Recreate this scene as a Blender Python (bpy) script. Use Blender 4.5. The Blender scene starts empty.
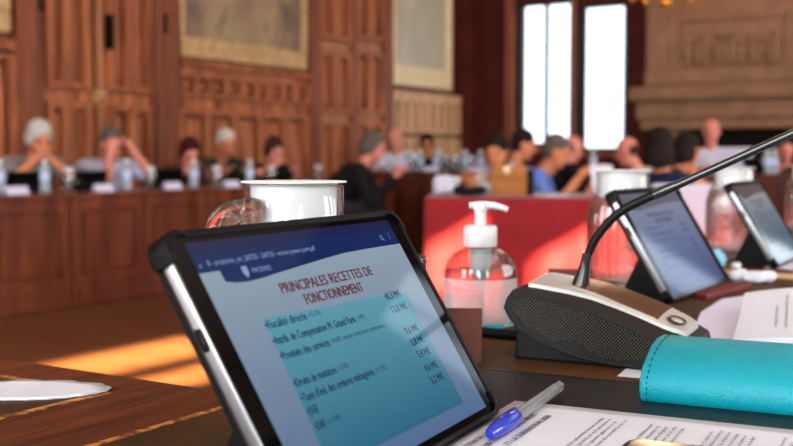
import bpy, bmesh, math, random
from mathutils import Vector, Matrix
random.seed(7)
sc = bpy.context.scene
COL = sc.collection
PI = math.pi
R = math.radians

# ------------------------------------------------------------------ camera
F, CX, CY = 1080.0, 396.5, 223.0
PITCH = math.atan(65.0 / F)
YAW = R(32)
CZ = 0.935            # eye height
TZ = 0.76             # top of the desk in front
cY, sY = math.cos(YAW), math.sin(YAW)
cam_d = bpy.data.cameras.new('camera')
cam = bpy.data.objects.new('camera', cam_d)
COL.objects.link(cam)
cam.location = (0, 0, CZ)
cam.rotation_euler = (PI / 2 - PITCH, 0, YAW)
cam_d.sensor_width = 36
cam_d.lens = 36 * F / 793
cam_d.clip_start = 0.02
cam_d.clip_end = 200
cam_d.dof.use_dof = True
cam_d.dof.focus_distance = 0.74
cam_d.dof.aperture_fstop = 9.0
sc.camera = cam


def ray(x, y):
    f = Vector((0, math.cos(PITCH), -math.sin(PITCH)))
    u = Vector((0, math.sin(PITCH), math.cos(PITCH)))
    v = f + Vector((1, 0, 0)) * ((x - CX) / F) - u * ((y - CY) / F)
    return Vector((v.x * cY - v.y * sY, v.x * sY + v.y * cY, v.z))


def at(x, y, z=TZ):
    r = ray(x, y)
    return Vector((0, 0, CZ)) + r * ((z - CZ) / r.z)


def on(x, y, d):
    r = ray(x, y)
    return Vector((0, 0, CZ)) + r * (d / (-r.x * sY + r.y * cY))


# ------------------------------------------------------------------ helpers
def srgb(r, g, b):
    def c(v):
        v /= 255.0
        return v / 12.92 if v <= 0.04045 else ((v + 0.055) / 1.055) ** 2.4
    return (c(r), c(g), c(b), 1)


def newmat(name):
    m = bpy.data.materials.new(name)
    m.use_nodes = True
    nt = m.node_tree
    return m, nt, nt.nodes['Principled BSDF']


def pbr(name, col, rough=0.5, metal=0.0, noise=0.0, nscale=30, bump=0.0, bscale=200, coat=0.0, spec=None, trans=0.0, ior=1.45, sheen=0.0, stretch=None):
    m, nt, b = newmat(name)
    b.inputs['Base Color'].default_value = col
    b.inputs['Roughness'].default_value = rough
    b.inputs['Metallic'].default_value = metal
    b.inputs['Coat Weight'].default_value = coat
    b.inputs['Coat Roughness'].default_value = 0.08
    b.inputs['Specular IOR Level'].default_value = spec if spec is not None else (0.2 if rough > 0.4 else 0.45)
    b.inputs['Transmission Weight'].default_value = trans
    b.inputs['IOR'].default_value = ior
    b.inputs['Sheen Weight'].default_value = sheen
    if noise or bump:
        tc = nt.nodes.new('ShaderNodeTexCoord')
        mp = nt.nodes.new('ShaderNodeMapping')
        if stretch:
            mp.inputs['Scale'].default_value = stretch
        nt.links.new(tc.outputs['Object'], mp.inputs['Vector'])
    if noise:
        n = nt.nodes.new('ShaderNodeTexNoise')
        n.inputs['Scale'].default_value = nscale
        n.inputs['Detail'].default_value = 6
        nt.links.new(mp.outputs[0], n.inputs['Vector'])
        rp = nt.nodes.new('ShaderNodeValToRGB')
        rp.color_ramp.elements[0].position = 0.3
        rp.color_ramp.elements[1].position = 0.7
        rp.color_ramp.elements[0].color = tuple(c * (1 - noise) for c in col[:3]) + (1,)
        rp.color_ramp.elements[1].color = tuple(min(1, c * (1 + noise)) for c in col[:3]) + (1,)
        nt.links.new(n.outputs['Fac'], rp.inputs['Fac'])
        nt.links.new(rp.outputs['Color'], b.inputs['Base Color'])
    if bump:
        n2 = nt.nodes.new('ShaderNodeTexNoise')
        n2.inputs['Scale'].default_value = bscale
        n2.inputs['Detail'].default_value = 3
        nt.links.new(mp.outputs[0], n2.inputs['Vector'])
        bp = nt.nodes.new('ShaderNodeBump')
        bp.inputs['Strength'].default_value = bump
        bp.inputs['Distance'].default_value = 0.002
        nt.links.new(n2.outputs['Fac'], bp.inputs['Height'])
        nt.links.new(bp.outputs['Normal'], b.inputs['Normal'])
    return m


def emis(name, col, s=1.0, gloss=True, tint=None):
    m, nt, b = newmat(name)
    b.inputs['Base Color'].default_value = (0.004, 0.004, 0.005, 1)
    b.inputs['Roughness'].default_value = 0.06 if gloss else 0.6
    b.inputs['Specular IOR Level'].default_value = 0.2
    b.inputs['Emission Color'].default_value = col
    b.inputs['Emission Strength'].default_value = s
    return m


def glassy(name, col=(1, 1, 1, 1), rough=0.0, ior=1.45, clear=0.0):
    """real glass; clear mixes in straight-through transparency (thin walls let light pass)"""
    m, nt, b = newmat(name)
    nt.nodes.remove(b)
    out = nt.nodes['Material Output']
    g = nt.nodes.new('ShaderNodeBsdfGlass')
    g.inputs['Color'].default_value = col
    g.inputs['Roughness'].default_value = rough
    g.inputs['IOR'].default_value = ior
    t = nt.nodes.new('ShaderNodeBsdfTransparent')
    t.inputs['Color'].default_value = col
    mx = nt.nodes.new('ShaderNodeMixShader')
    mx.inputs[0].default_value = clear
    nt.links.new(g.outputs[0], mx.inputs[1])
    nt.links.new(t.outputs[0], mx.inputs[2])
    nt.links.new(mx.outputs[0], out.inputs['Surface'])
    return m


def pane_mat(name, col, gl=0.06):
    m, nt, b = newmat(name)
    nt.nodes.remove(b)
    out = nt.nodes['Material Output']
    g = nt.nodes.new('ShaderNodeBsdfGlossy')
    g.inputs['Roughness'].default_value = 0.02
    t = nt.nodes.new('ShaderNodeBsdfTransparent')
    t.inputs['Color'].default_value = col
    mx = nt.nodes.new('ShaderNodeMixShader')
    mx.inputs[0].default_value = gl
    nt.links.new(t.outputs[0], mx.inputs[1])
    nt.links.new(g.outputs[0], mx.inputs[2])
    nt.links.new(mx.outputs[0], out.inputs['Surface'])
    return m


def wood(name, c1, c2, rough=0.4, scale=1.0, stretch=(14, 14, 1.2), coat=0.0, bump=0.15):
    m, nt, b = newmat(name)
    tc = nt.nodes.new('ShaderNodeTexCoord')
    mp = nt.nodes.new('ShaderNodeMapping')
    mp.inputs['Scale'].default_value = tuple(s * scale for s in stretch)
    nt.links.new(tc.outputs['Object'], mp.inputs['Vector'])
    n = nt.nodes.new('ShaderNodeTexNoise')
    n.inputs['Scale'].default_value = 1.5
    n.inputs['Detail'].default_value = 8
    n.inputs['Distortion'].default_value = 0.6
    nt.links.new(mp.outputs[0], n.inputs['Vector'])
    rp = nt.nodes.new('ShaderNodeValToRGB')
    rp.color_ramp.elements[0].position = 0.32
    rp.color_ramp.elements[1].position = 0.7
    rp.color_ramp.elements[0].color = c1
    rp.color_ramp.elements[1].color = c2
    nt.links.new(n.outputs['Fac'], rp.inputs['Fac'])
    nt.links.new(rp.outputs['Color'], b.inputs['Base Color'])
    bp = nt.nodes.new('ShaderNodeBump')
    bp.inputs['Strength'].default_value = bump
    bp.inputs['Distance'].default_value = 0.001
    nt.links.new(n.outputs['Fac'], bp.inputs['Height'])
    nt.links.new(bp.outputs['Normal'], b.inputs['Normal'])
    b.inputs['Roughness'].default_value = rough
    b.inputs['Coat Weight'].default_value = coat
    b.inputs['Coat Roughness'].default_value = 0.15
    b.inputs['Specular IOR Level'].default_value = 0.25
    return m


def thin(name, col=(.97, .98, .98, 1), refr=.18, ior=1.12, gl=1.0, fior=1.45):
    """thin-walled glass: mostly straight-through, some bending, fresnel reflections"""
    m, nt, b = newmat(name)
    nt.nodes.remove(b)
    out = nt.nodes['Material Output']
    t = nt.nodes.new('ShaderNodeBsdfTransparent'); t.inputs['Color'].default_value = col
    g = nt.nodes.new('ShaderNodeBsdfRefraction'); g.inputs['IOR'].default_value = ior; g.inputs['Roughness'].default_value = 0.02
    g.inputs['Color'].default_value = col
    r = nt.nodes.new('ShaderNodeBsdfGlossy'); r.inputs['Roughness'].default_value = 0.03
    lw = nt.nodes.new('ShaderNodeLayerWeight'); lw.inputs['Blend'].default_value = 0.5
    pw = nt.nodes.new('ShaderNodeMath'); pw.operation = 'POWER'; pw.inputs[1].default_value = 4.0
    nt.links.new(lw.outputs['Facing'], pw.inputs[0])
    fr = nt.nodes.new('ShaderNodeMath'); fr.operation = 'MULTIPLY_ADD'
    fr.inputs[1].default_value = .75 * gl; fr.inputs[2].default_value = .035 * gl
    nt.links.new(pw.outputs[0], fr.inputs[0])
    m1 = nt.nodes.new('ShaderNodeMixShader'); m1.inputs[0].default_value = refr
    nt.links.new(t.outputs[0], m1.inputs[1]); nt.links.new(g.outputs[0], m1.inputs[2])
    m2 = nt.nodes.new('ShaderNodeMixShader')
    nt.links.new(fr.outputs[0], m2.inputs[0])
    nt.links.new(m1.outputs[0], m2.inputs[1]); nt.links.new(r.outputs[0], m2.inputs[2])
    nt.links.new(m2.outputs[0], out.inputs['Surface'])
    return m


class MB:
    """collects shapes in a bmesh; build() links ONE mesh object"""
    def __init__(s):
        s.bm = bmesh.new()
        s.mi = 0
        s.smooth = False

    def face(s, vs):
        try:
            f = s.bm.faces.new(vs)
        except ValueError:
            return None
        f.material_index = s.mi
        f.smooth = s.smooth
        return f

    def verts(s, pts):
        return [s.bm.verts.new(p) for p in pts]

    def box(s, x0, y0, z0, x1, y1, z1, M=None, bev=0.0):
        ps = [(x0, y0, z0), (x1, y0, z0), (x1, y1, z0), (x0, y1, z0), (x0, y0, z1), (x1, y0, z1), (x1, y1, z1), (x0, y1, z1)]
        ps = [Vector(p) for p in ps]
        if M:
            ps = [M @ p for p in ps]
        v = s.verts(ps)
        fs = [s.face([v[i] for i in q]) for q in ((3, 2, 1, 0), (4, 5, 6, 7), (0, 1, 5, 4), (1, 2, 6, 5), (2, 3, 7, 6), (3, 0, 4, 7))]
        if bev:
            es = {e for f in fs for e in f.edges}
            r = bmesh.ops.bevel(s.bm, geom=list(es), offset=bev, segments=2, affect='EDGES', profile=0.5)
            for f in r['faces']:
                f.material_index = s.mi
        return s

    def prism(s, poly, fn, c0, c1, bev=0.0):
        """closed 2-D outline, extruded from c0 to c1; fn(a,b,c) maps to space"""
        lo = s.verts([fn(a, b, c0) for a, b in poly])
        hi = s.verts([fn(a, b, c1) for a, b in poly])
        n = len(poly)
        fl = s.face(lo[::-1])
        fh = s.face(hi)
        sm = s.smooth
        for i in range(n):
            s.face([lo[i], lo[(i + 1) % n], hi[(i + 1) % n], hi[i]])
        if bev:
            es = list(set(list(fl.edges) + list(fh.edges)))
            r = bmesh.ops.bevel(s.bm, geom=es, offset=bev, segments=2, affect='EDGES', profile=0.5)
            for f in r['faces']:
                f.material_index = s.mi
                f.smooth = sm
        return s

    def lathe(s, prof, n=32, M=None, rmod=None, closed=False, cx=0, cy=0):
        rings = []
        for (r, z) in prof:
            ring = []
            if r < 1e-6:
                p = Vector((cx, cy, z))
                ring = [s.bm.verts.new(M @ p if M else p)]
            else:
                for i in range(n):
                    t = 2 * PI * i / n
                    k = rmod(t, z, r) if rmod else 1
                    p = Vector((cx + r * k * math.cos(t), cy + r * k * math.sin(t), z))
                    ring.append(s.bm.verts.new(M @ p if M else p))
            rings.append(ring)
        pairs = list(zip(rings, rings[1:]))
        if closed:
            pairs.append((rings[-1], rings[0]))
        for a, b in pairs:
            if len(a) == 1 and len(b) == 1:
                continue
            if len(a) == 1:
                for i in range(n):
                    s.face([a[0], b[(i + 1) % n], b[i]][::-1])
            elif len(b) == 1:
                for i in range(n):
                    s.face([a[i], a[(i + 1) % n], b[0]])
            else:
                for i in range(n):
                    s.face([a[i], a[(i + 1) % n], b[(i + 1) % n], b[i]])
        if not closed:
            for ring, flip in ((rings[0], True), (rings[-1], False)):
                if len(ring) > 1:
                    s.face(ring[::-1] if flip else ring)
        return s

    def tube(s, pts, rad, n=12, caps=True):
        pts = [Vector(p) for p in pts]
        rads = rad if isinstance(rad, (list, tuple)) else [rad] * len(pts)
        t0 = (pts[1] - pts[0]).normalized()
        up = Vector((0, 0, 1)) if abs(t0.z) < 0.9 else Vector((1, 0, 0))
        nrm = (up - t0 * up.dot(t0)).normalized()
        rings = []
        for i, p in enumerate(pts):
            t = (pts[min(i + 1, len(pts) - 1)] - pts[max(i - 1, 0)]).normalized()
            nrm = (nrm - t * nrm.dot(t)).normalized()
            b = t.cross(nrm)
            rings.append([s.bm.verts.new(p + (nrm * math.cos(2 * PI * k / n) + b * math.sin(2 * PI * k / n)) * rads[i]) for k in range(n)])
        for a, b in zip(rings, rings[1:]):
            for k in range(n):
                s.face([a[k], a[(k + 1) % n], b[(k + 1) % n], b[k]])
        if caps:
            s.face(rings[0][::-1])
            s.face(rings[-1])
        return s

    def ell(s, c, rx, ry=None, rz=None, n=16, rot=None, jit=0.0):
        ry = ry or rx
        rz = rz or rx
        M = Matrix.Translation(Vector(c)) @ (rot.to_4x4() if rot else Matrix())
        m = max(6, n // 2)
        prof = []
        rings = []
        for j in range(m + 1):
            ph = -PI / 2 + PI * j / m
            if j in (0, m):
                rings.append([s.bm.verts.new(M @ Vector((0, 0, rz * math.sin(ph))))])
            else:
                rings.append([s.bm.verts.new(M @ (Vector((rx * math.cos(ph) * math.cos(2 * PI * k / n), ry * math.cos(ph) * math.sin(2 * PI * k / n), rz * math.sin(ph))) * (1 + random.uniform(-jit, jit)))) for k in range(n)])
        for a, b in zip(rings, rings[1:]):
            for k in range(n):
                if len(a) == 1:
                    s.face([a[0], b[(k + 1) % n], b[k]][::-1])
                elif len(b) == 1:
                    s.face([a[k], a[(k + 1) % n], b[0]])
                else:
                    s.face([a[k], a[(k + 1) % n], b[(k + 1) % n], b[k]])
        return s

    def cap(s, p0, p1, r0, r1=None, n=12):
        """tapered capsule"""
        r1 = r0 if r1 is None else r1
        p0, p1 = Vector(p0), Vector(p1)
        d = p1 - p0
        L = d.length
        if L < 1e-5:
            return s.ell(p0, r0, n=n)
        q = d.to_track_quat('Z', 'Y').to_matrix().to_4x4()
        M = Matrix.Translation(p0) @ q
        prof = [(r0 * math.cos(a), r0 * math.sin(a)) for a in (-PI / 2, -PI / 3, -PI / 6)]
        prof = [(max(a, 0) if i else 0, b) for i, (a, b) in enumerate(prof)]
        prof += [(r0, 0), (r1, L)]
        prof += [(r1 * math.cos(a), L + r1 * math.sin(a)) for a in (PI / 6, PI / 3)]
        prof += [(0, L + r1)]
        return s.lathe(prof, n, M)

    def build(s, name, mats, parent=None, weld=False, sharp=None):
        if not isinstance(mats, (list, tuple)):
            mats = [mats]
        bmesh.ops.recalc_face_normals(s.bm, faces=s.bm.faces)
        me = bpy.data.meshes.new(name)
        s.bm.to_mesh(me)
        s.bm.free()
        for m in mats:
            me.materials.append(m)
        if sharp is not None:
            me.set_sharp_from_angle(angle=R(sharp))
        o = bpy.data.objects.new(name, me)
        COL.objects.link(o)
        if parent:
            o.parent = parent
        return o


def empty(name, loc=(0, 0, 0), rz=0):
    o = bpy.data.objects.new(name, None)
    o.empty_display_size = 0.05
    COL.objects.link(o)
    o.location = loc
    o.rotation_euler = (0, 0, rz)
    return o


def tag(o, label, cat, group=None):
    o['label'] = label
    o['category'] = cat
    if group:
        o['group'] = group
    return o


def struct(o):
    o['kind'] = 'structure'
    return o


KIDS = {}


def copy_tree(o, parent=None):
    c = o.copy()
    COL.objects.link(c)
    if parent:
        c.parent = parent
    for ch in [x for x in o.children]:
        copy_tree(ch, c)
    return c


def dup(o, loc, rz, label, group=None):
    c = copy_tree(o)
    c.location = loc
    c.rotation_euler = (0, 0, rz)
    c['label'] = label
    if group:
        c['group'] = group
    return c


def text_into(mb, s, x, y, height, fn, width=None, align='l', bold=0.0, z=0.0):
    """letters as flat faces; height = capital height; fn(a,b,c) maps the text plane into space"""
    cu = bpy.data.curves.new('t', 'FONT')
    cu.body = s
    cu.size = height / 0.72
    cu.resolution_u = 2
    ob = bpy.data.objects.new('t', cu)
    COL.objects.link(ob)
    dg = bpy.context.evaluated_depsgraph_get()
    me = bpy.data.meshes.new_from_object(ob.evaluated_get(dg))
    COL.objects.unlink(ob)
    bpy.data.objects.remove(ob)
    bpy.data.curves.remove(cu)
    if not me.vertices:
        return
    xs = [v.co.x for v in me.vertices]
    w = max(xs) - min(xs)
    k = width / w if width else 1.0
    w *= k
    x0 = {'l': x, 'r': x - w, 'c': x - w / 2}[align]
    lo = min(xs)
    for q in range(3 if bold else 1):      # heavier strokes: the letters laid over themselves
        dx = (q - 1) * bold * height if bold else 0
        vs = [mb.bm.verts.new(fn(x0 + (v.co.x - lo) * k + dx, y + v.co.y, z + q * .000006)) for v in me.vertices]
        for p in me.polygons:
            mb.face([vs[i] for i in p.vertices])
    bpy.data.meshes.remove(me)


def rrect(x0, y0, x1, y1, r, n=5):
    out = []
    for cx, cy, a0 in ((x1 - r, y1 - r, 0), (x0 + r, y1 - r, 90), (x0 + r, y0 + r, 180), (x1 - r, y0 + r, 270)):
        for i in range(n + 1):
            a = R(a0 + 90 * i / n)
            out.append((cx + r * math.cos(a), cy + r * math.sin(a)))
    return out


def remeshed(mb, voxel, smooth=6):
    """merge the collected shapes into one continuous skin"""
    me = bpy.data.meshes.new('tmp')
    bmesh.ops.recalc_face_normals(mb.bm, faces=mb.bm.faces)
    mb.bm.to_mesh(me)
    mb.bm.free()
    ob = bpy.data.objects.new('tmp', me)
    COL.objects.link(ob)
    m = ob.modifiers.new('r', 'REMESH')
    m.mode = 'VOXEL'
    m.voxel_size = voxel
    m.use_smooth_shade = True
    m2 = ob.modifiers.new('s', 'SMOOTH')
    m2.factor = 0.5
    m2.iterations = smooth
    dg = bpy.context.evaluated_depsgraph_get()
    out = bpy.data.meshes.new_from_object(ob.evaluated_get(dg))
    COL.objects.unlink(ob)
    bpy.data.objects.remove(ob)
    bpy.data.meshes.remove(me)
    for p in out.polygons:
        p.use_smooth = True
    return out


def link_mesh(name, me, m, parent=None):
    me.materials.clear()
    me.materials.append(m)
    me.name = name
    o = bpy.data.objects.new(name, me)
    COL.objects.link(o)
    if parent:
        o.parent = parent
    return o


# ------------------------------------------------------------------ materials
M = {}
M['panel'] = wood('oak_panelling', srgb(114, 60, 38), srgb(192, 116, 74), 0.5, 1.0, (9, 9, 1.0))
M['panel_dark'] = wood('oak_panelling_dark', srgb(96, 50, 34), srgb(146, 82, 54), 0.5, 1.0, (9, 9, 1.0))
M['panel_lit'] = wood('oak_panelling_lit', srgb(186, 138, 100), srgb(222, 180, 140), 0.5, 1.0, (9, 9, 1.0))  # oak lightened to imitate stronger window light at the far end
M['panel_mid'] = wood('oak_panelling_mid', srgb(142, 90, 60), srgb(186, 126, 88), 0.5, 1.0, (9, 9, 1.0))
M['desk_front'] = wood('desk_walnut', srgb(82, 38, 24), srgb(118, 60, 38), 0.35, 1.0, (8, 8, 1.2))
M['desk_far'] = wood('desk_mahogany', srgb(62, 28, 18), srgb(92, 44, 28), 0.35, 1.0, (8, 8, 1.2))
M['redwall'] = pbr('red_wall', srgb(74, 24, 20), 0.7, noise=0.25, nscale=3)
M['stone'] = pbr('carved_stone', srgb(130, 97, 76), 0.8, noise=0.15, nscale=6, bump=0.3, bscale=40)
M['plaster'] = pbr('plaster', srgb(206, 192, 172), 0.9, noise=0.1, nscale=4)
M['gilt'] = pbr('gilt', srgb(188, 152, 108), 0.5, 0.1, noise=0.25, nscale=12)
M['gilt_lit'] = pbr('gilt_lit', srgb(226, 204, 164), 0.5, noise=0.1, nscale=12)  # gilt lightened to imitate the window light on this frame
M['gold'] = pbr('gold_brass', srgb(235, 165, 60), 0.28, 1.0)
M['bulb'] = emis('lamp_bulb', srgb(255, 200, 110), 5.0)
M['iron'] = pbr('iron', srgb(30, 26, 24), 0.5, 0.6)
M['black'] = pbr('black_plastic', srgb(13, 13, 14), 0.45, bump=0.1, bscale=900)
M['black_soft'] = pbr('black_rubber', srgb(9, 9, 10), 0.5, spec=0.12, bump=0.15, bscale=1200)
M['black_gloss'] = pbr('black_glass', (0.002, 0.002, 0.0025, 1), 0.05, spec=0.22)
M['black_shiny'] = pbr('black_lacquer', (0.012, 0.012, 0.013, 1), 0.16, coat=0.4)
M['silver'] = pbr('brushed_aluminium', srgb(150, 150, 154), 0.34, 1.0)
M['silver_paint'] = pbr('silver_paint', srgb(214, 212, 208), 0.3, 0.5)
M['glass'] = thin('clear_glass', (0.98, 0.99, 0.985, 1), .4, 1.4, 2.4)
M['glass_neck'] = thin('clear_glass_neck', (0.985, 0.99, 0.99, 1), .04, 1.2, 1.0)
M['glass_solid'] = glassy('solid_glass', (0.98, 0.99, 0.99, 1), 0, 1.45, 0.4)
M['glass_far'] = glassy('clear_glass_distant', (0.9, 0.93, 0.95, 1), 0.0, 1.3, 0.3)
M['pet'] = thin('clear_plastic', (0.93, 0.955, 0.96, 1), .2, 1.2)
M['white_plastic'] = pbr('white_plastic', srgb(228, 229, 229), 0.35, trans=0.0)
b0 = M['white_plastic'].node_tree.nodes['Principled BSDF']
b0.inputs['Subsurface Weight'].default_value = 0.6
b0.inputs['Subsurface Radius'].default_value = (.012, .012, .012)
M['frost'] = pbr('frosted_plastic', srgb(226, 228, 228), 0.35, trans=0.3, ior=1.2)
M['paper'] = pbr('paper', srgb(208, 210, 222), 0.85, noise=0.02, nscale=20, bump=0.08, bscale=300)
M['paper_lilac'] = pbr('paper_lilac', srgb(205, 200, 222), 0.85)
M['ink'] = pbr('ink', srgb(60, 62, 78), 0.9)
M['teal'] = None
M['redcloth'] = pbr('red_cloth', srgb(128, 14, 22), 0.8, noise=0.12, nscale=8, sheen=0.12, spec=0.3)
M['skin'] = pbr('skin', srgb(205, 140, 112), 0.55, noise=0.06, nscale=20)
M['skin_tan'] = pbr('skin_tan', srgb(196, 122, 88), 0.55, noise=0.06, nscale=20)
M['skin_pink'] = pbr('skin_pink', srgb(206, 128, 112), 0.55, noise=0.06, nscale=20)
M['hair_white'] = pbr('hair_white', srgb(182, 176, 170), 0.8, noise=0.2, nscale=60)
M['hair_grey'] = pbr('hair_grey', srgb(88, 78, 70), 0.8, noise=0.3, nscale=60)
M['hair_dark'] = pbr('hair_dark', srgb(26, 15, 11), 0.8, noise=0.3, nscale=60)
M['hair_brown'] = pbr('hair_brown', srgb(58, 32, 20), 0.8, noise=0.3, nscale=60)
M['hair_red'] = pbr('hair_red', srgb(58, 14, 12), 0.8, noise=0.3, nscale=60)
M['eye'] = pbr('eye', srgb(30, 22, 20), 0.2)
M['lip'] = pbr('lip', srgb(160, 78, 72), 0.5)
M['cloth_grey'] = pbr('shirt_grey', srgb(128, 118, 116), 0.9, noise=0.5, nscale=45)
M['cloth_lilac'] = pbr('shirt_lilac', srgb(178, 176, 200), 0.9, noise=0.06, nscale=30)
M['cloth_print'] = pbr('blouse_print', srgb(78, 50, 46), 0.9, noise=0.6, nscale=35)
M['cloth_green'] = pbr('jacket_green', srgb(46, 48, 36), 0.9, noise=0.2, nscale=30)
M['cloth_black'] = pbr('cloth_black', srgb(20, 19, 20), 0.9)
M['cloth_white'] = pbr('shirt_white', srgb(190, 189, 204), 0.9)
M['cloth_sky'] = pbr('shirt_sky', srgb(150, 176, 222), 0.9)
M['cloth_blue'] = pbr('shirt_blue', srgb(96, 122, 190), 0.9)
M['cloth_navy'] = pbr('top_navy', srgb(22, 28, 56), 0.9)
M['cloth_lace'] = pbr('dress_lace', srgb(190, 180, 168), 0.9, noise=0.75, nscale=38)
M['cloth_pale'] = pbr('shirt_pale', srgb(196, 180, 174), 0.9, noise=0.35, nscale=40)
M['trouser'] = pbr('trousers', srgb(38, 36, 42), 0.9)
M['shoe'] = pbr('shoe', srgb(24, 20, 18), 0.5)
M['chair_wood'] = wood('chair_wood', srgb(70, 36, 20), srgb(108, 58, 34), 0.4)
M['chair_pad'] = pbr('chair_leather', srgb(92, 30, 26), 0.5, noise=0.1, nscale=30)


def leather(name, col, scale=900, strength=0.6, rough=0.42, dark=0.75):
    m, nt, b = newmat(name)
    tc = nt.nodes.new('ShaderNodeTexCoord')
    v = nt.nodes.new('ShaderNodeTexVoronoi')
    v.inputs['Scale'].default_value = scale
    nt.links.new(tc.outputs['Object'], v.inputs['Vector'])
    n = nt.nodes.new('ShaderNodeTexNoise')
    n.inputs['Scale'].default_value = scale * 0.35
    n.inputs['Detail'].default_value = 3
    nt.links.new(tc.outputs['Object'], n.inputs['Vector'])
    ad = nt.nodes.new('ShaderNodeMath')
    ad.operation = 'ADD'
    nt.links.new(v.outputs['Distance'], ad.inputs[0])
    nt.links.new(n.outputs['Fac'], ad.inputs[1])
    bp = nt.nodes.new('ShaderNodeBump')
    bp.inputs['Strength'].default_value = strength
    bp.inputs['Distance'].default_value = 0.0008
    nt.links.new(ad.outputs[0], bp.inputs['Height'])
    nt.links.new(bp.outputs['Normal'], b.inputs['Normal'])
    rp = nt.nodes.new('ShaderNodeValToRGB')
    rp.color_ramp.elements[0].color = col
    rp.color_ramp.elements[1].color = tuple(c * dark for c in col[:3]) + (1,)
    nt.links.new(v.outputs['Distance'], rp.inputs['Fac'])
    nt.links.new(rp.outputs['Color'], b.inputs['Base Color'])
    b.inputs['Roughness'].default_value = rough
    b.inputs['Specular IOR Level'].default_value = 0.2
    return m


M['teal'] = leather('turquoise_leather', srgb(8, 152, 170), 1150, 0.45, 0.42, 0.82)
M['brown_leather'] = leather('brown_leather', srgb(88, 44, 32), 900, 0.3, 0.5, 0.85)
M['tan_leather'] = leather('tan_leather', srgb(164, 104, 52), 90, 0.3, 0.5, 0.8)
M['pad'] = leather('black_leather', srgb(20, 17, 15), 1100, 0.25, 0.42, 0.9)
M['pad'].node_tree.nodes['Principled BSDF'].inputs['Specular IOR Level'].default_value = 0.25
M['teal'].node_tree.nodes['Principled BSDF'].inputs['Specular IOR Level'].default_value = 0.4
M['thread'] = pbr('thread', srgb(16, 70, 88), 0.8)

# desk wood and olive leather for the near desk
M['desk_top'] = wood('desk_top_wood', srgb(62, 27, 12), srgb(106, 51, 24), 0.5, 1.0, (60, 4, 30), 0.0, 0.25)


def olive():
    m, nt, b = newmat('olive_desk_leather')
    tc = nt.nodes.new('ShaderNodeTexCoord')
    n = nt.nodes.new('ShaderNodeTexNoise')
    n.inputs['Scale'].default_value = 9
    n.inputs['Detail'].default_value = 8
    nt.links.new(tc.outputs['Object'], n.inputs['Vector'])
    rp = nt.nodes.new('ShaderNodeValToRGB')
    rp.color_ramp.elements[0].position = 0.35
    rp.color_ramp.elements[1].position = 0.72
    rp.color_ramp.elements[0].color = srgb(54, 38, 20)
    rp.color_ramp.elements[1].color = srgb(94, 60, 34)
    nt.links.new(n.outputs['Fac'], rp.inputs['Fac'])
    nt.links.new(rp.outputs['Color'], b.inputs['Base Color'])
    b.inputs['Roughness'].default_value = 0.6
    b.inputs['Specular IOR Level'].default_value = 0.12
    return m


M['olive'] = olive()


def tooled():
    m, nt, b = newmat('gilt_tooling')
    tc = nt.nodes.new('ShaderNodeTexCoord')
    n = nt.nodes.new('ShaderNodeTexNoise')
    n.inputs['Scale'].default_value = 160
    n.inputs['Detail'].default_value = 4
    nt.links.new(tc.outputs['Object'], n.inputs['Vector'])
    rp = nt.nodes.new('ShaderNodeValToRGB')
    rp.color_ramp.elements[0].position = 0.42
    rp.color_ramp.elements[1].position = 0.55
    rp.color_ramp.elements[0].color = srgb(84, 44, 20)
    rp.color_ramp.elements[1].color = srgb(198, 128, 62)
    nt.links.new(n.outputs['Fac'], rp.inputs['Fac'])
    nt.links.new(rp.outputs['Color'], b.inputs['Base Color'])
    b.inputs['Roughness'].default_value = 0.4
    return m


M['tooling'] = tooled()


def parquet():
    m, nt, b = newmat('parquet')
    tc = nt.nodes.new('ShaderNodeTexCoord')
    br = nt.nodes.new('ShaderNodeTexBrick')
    br.inputs['Scale'].default_value = 1.0
    br.inputs['Brick Width'].default_value = 0.9
    br.inputs['Row Height'].default_value = 0.11
    br.inputs['Mortar Size'].default_value = 0.004
    br.inputs['Color1'].default_value = srgb(108, 64, 38)
    br.inputs['Color2'].default_value = srgb(92, 52, 30)
    br.inputs['Mortar'].default_value = srgb(60, 34, 20)
    nt.links.new(tc.outputs['Object'], br.inputs['Vector'])
    nt.links.new(br.outputs['Color'], b.inputs['Base Color'])
    b.inputs['Roughness'].default_value = 0.38
    b.inputs['Specular IOR Level'].default_value = 0.3
    return m


M['floor'] = parquet()


def painting_mat(name, cols, scale):
    m, nt, b = newmat(name)
    tc = nt.nodes.new('ShaderNodeTexCoord')
    n = nt.nodes.new('ShaderNodeTexNoise')
    n.inputs['Scale'].default_value = scale
    n.inputs['Detail'].default_value = 5
    n.inputs['Distortion'].default_value = 0.8
    nt.links.new(tc.outputs['Object'], n.inputs['Vector'])
    rp = nt.nodes.new('ShaderNodeValToRGB')
    rp.color_ramp.elements[0].position = 0.3
    rp.color_ramp.elements[1].position = 0.7
    rp.color_ramp.elements[0].color = cols[0]
    rp.color_ramp.elements[1].color = cols[-1]
    for i, c in enumerate(cols[1:-1]):
        e = rp.color_ramp.elements.new(0.3 + 0.4 * (i + 1) / (len(cols) - 1))
        e.color = c
    nt.links.new(n.outputs['Fac'], rp.inputs['Fac'])
    nt.links.new(rp.outputs['Color'], b.inputs['Base Color'])
    b.inputs['Roughness'].default_value = 0.5
    return m


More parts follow.
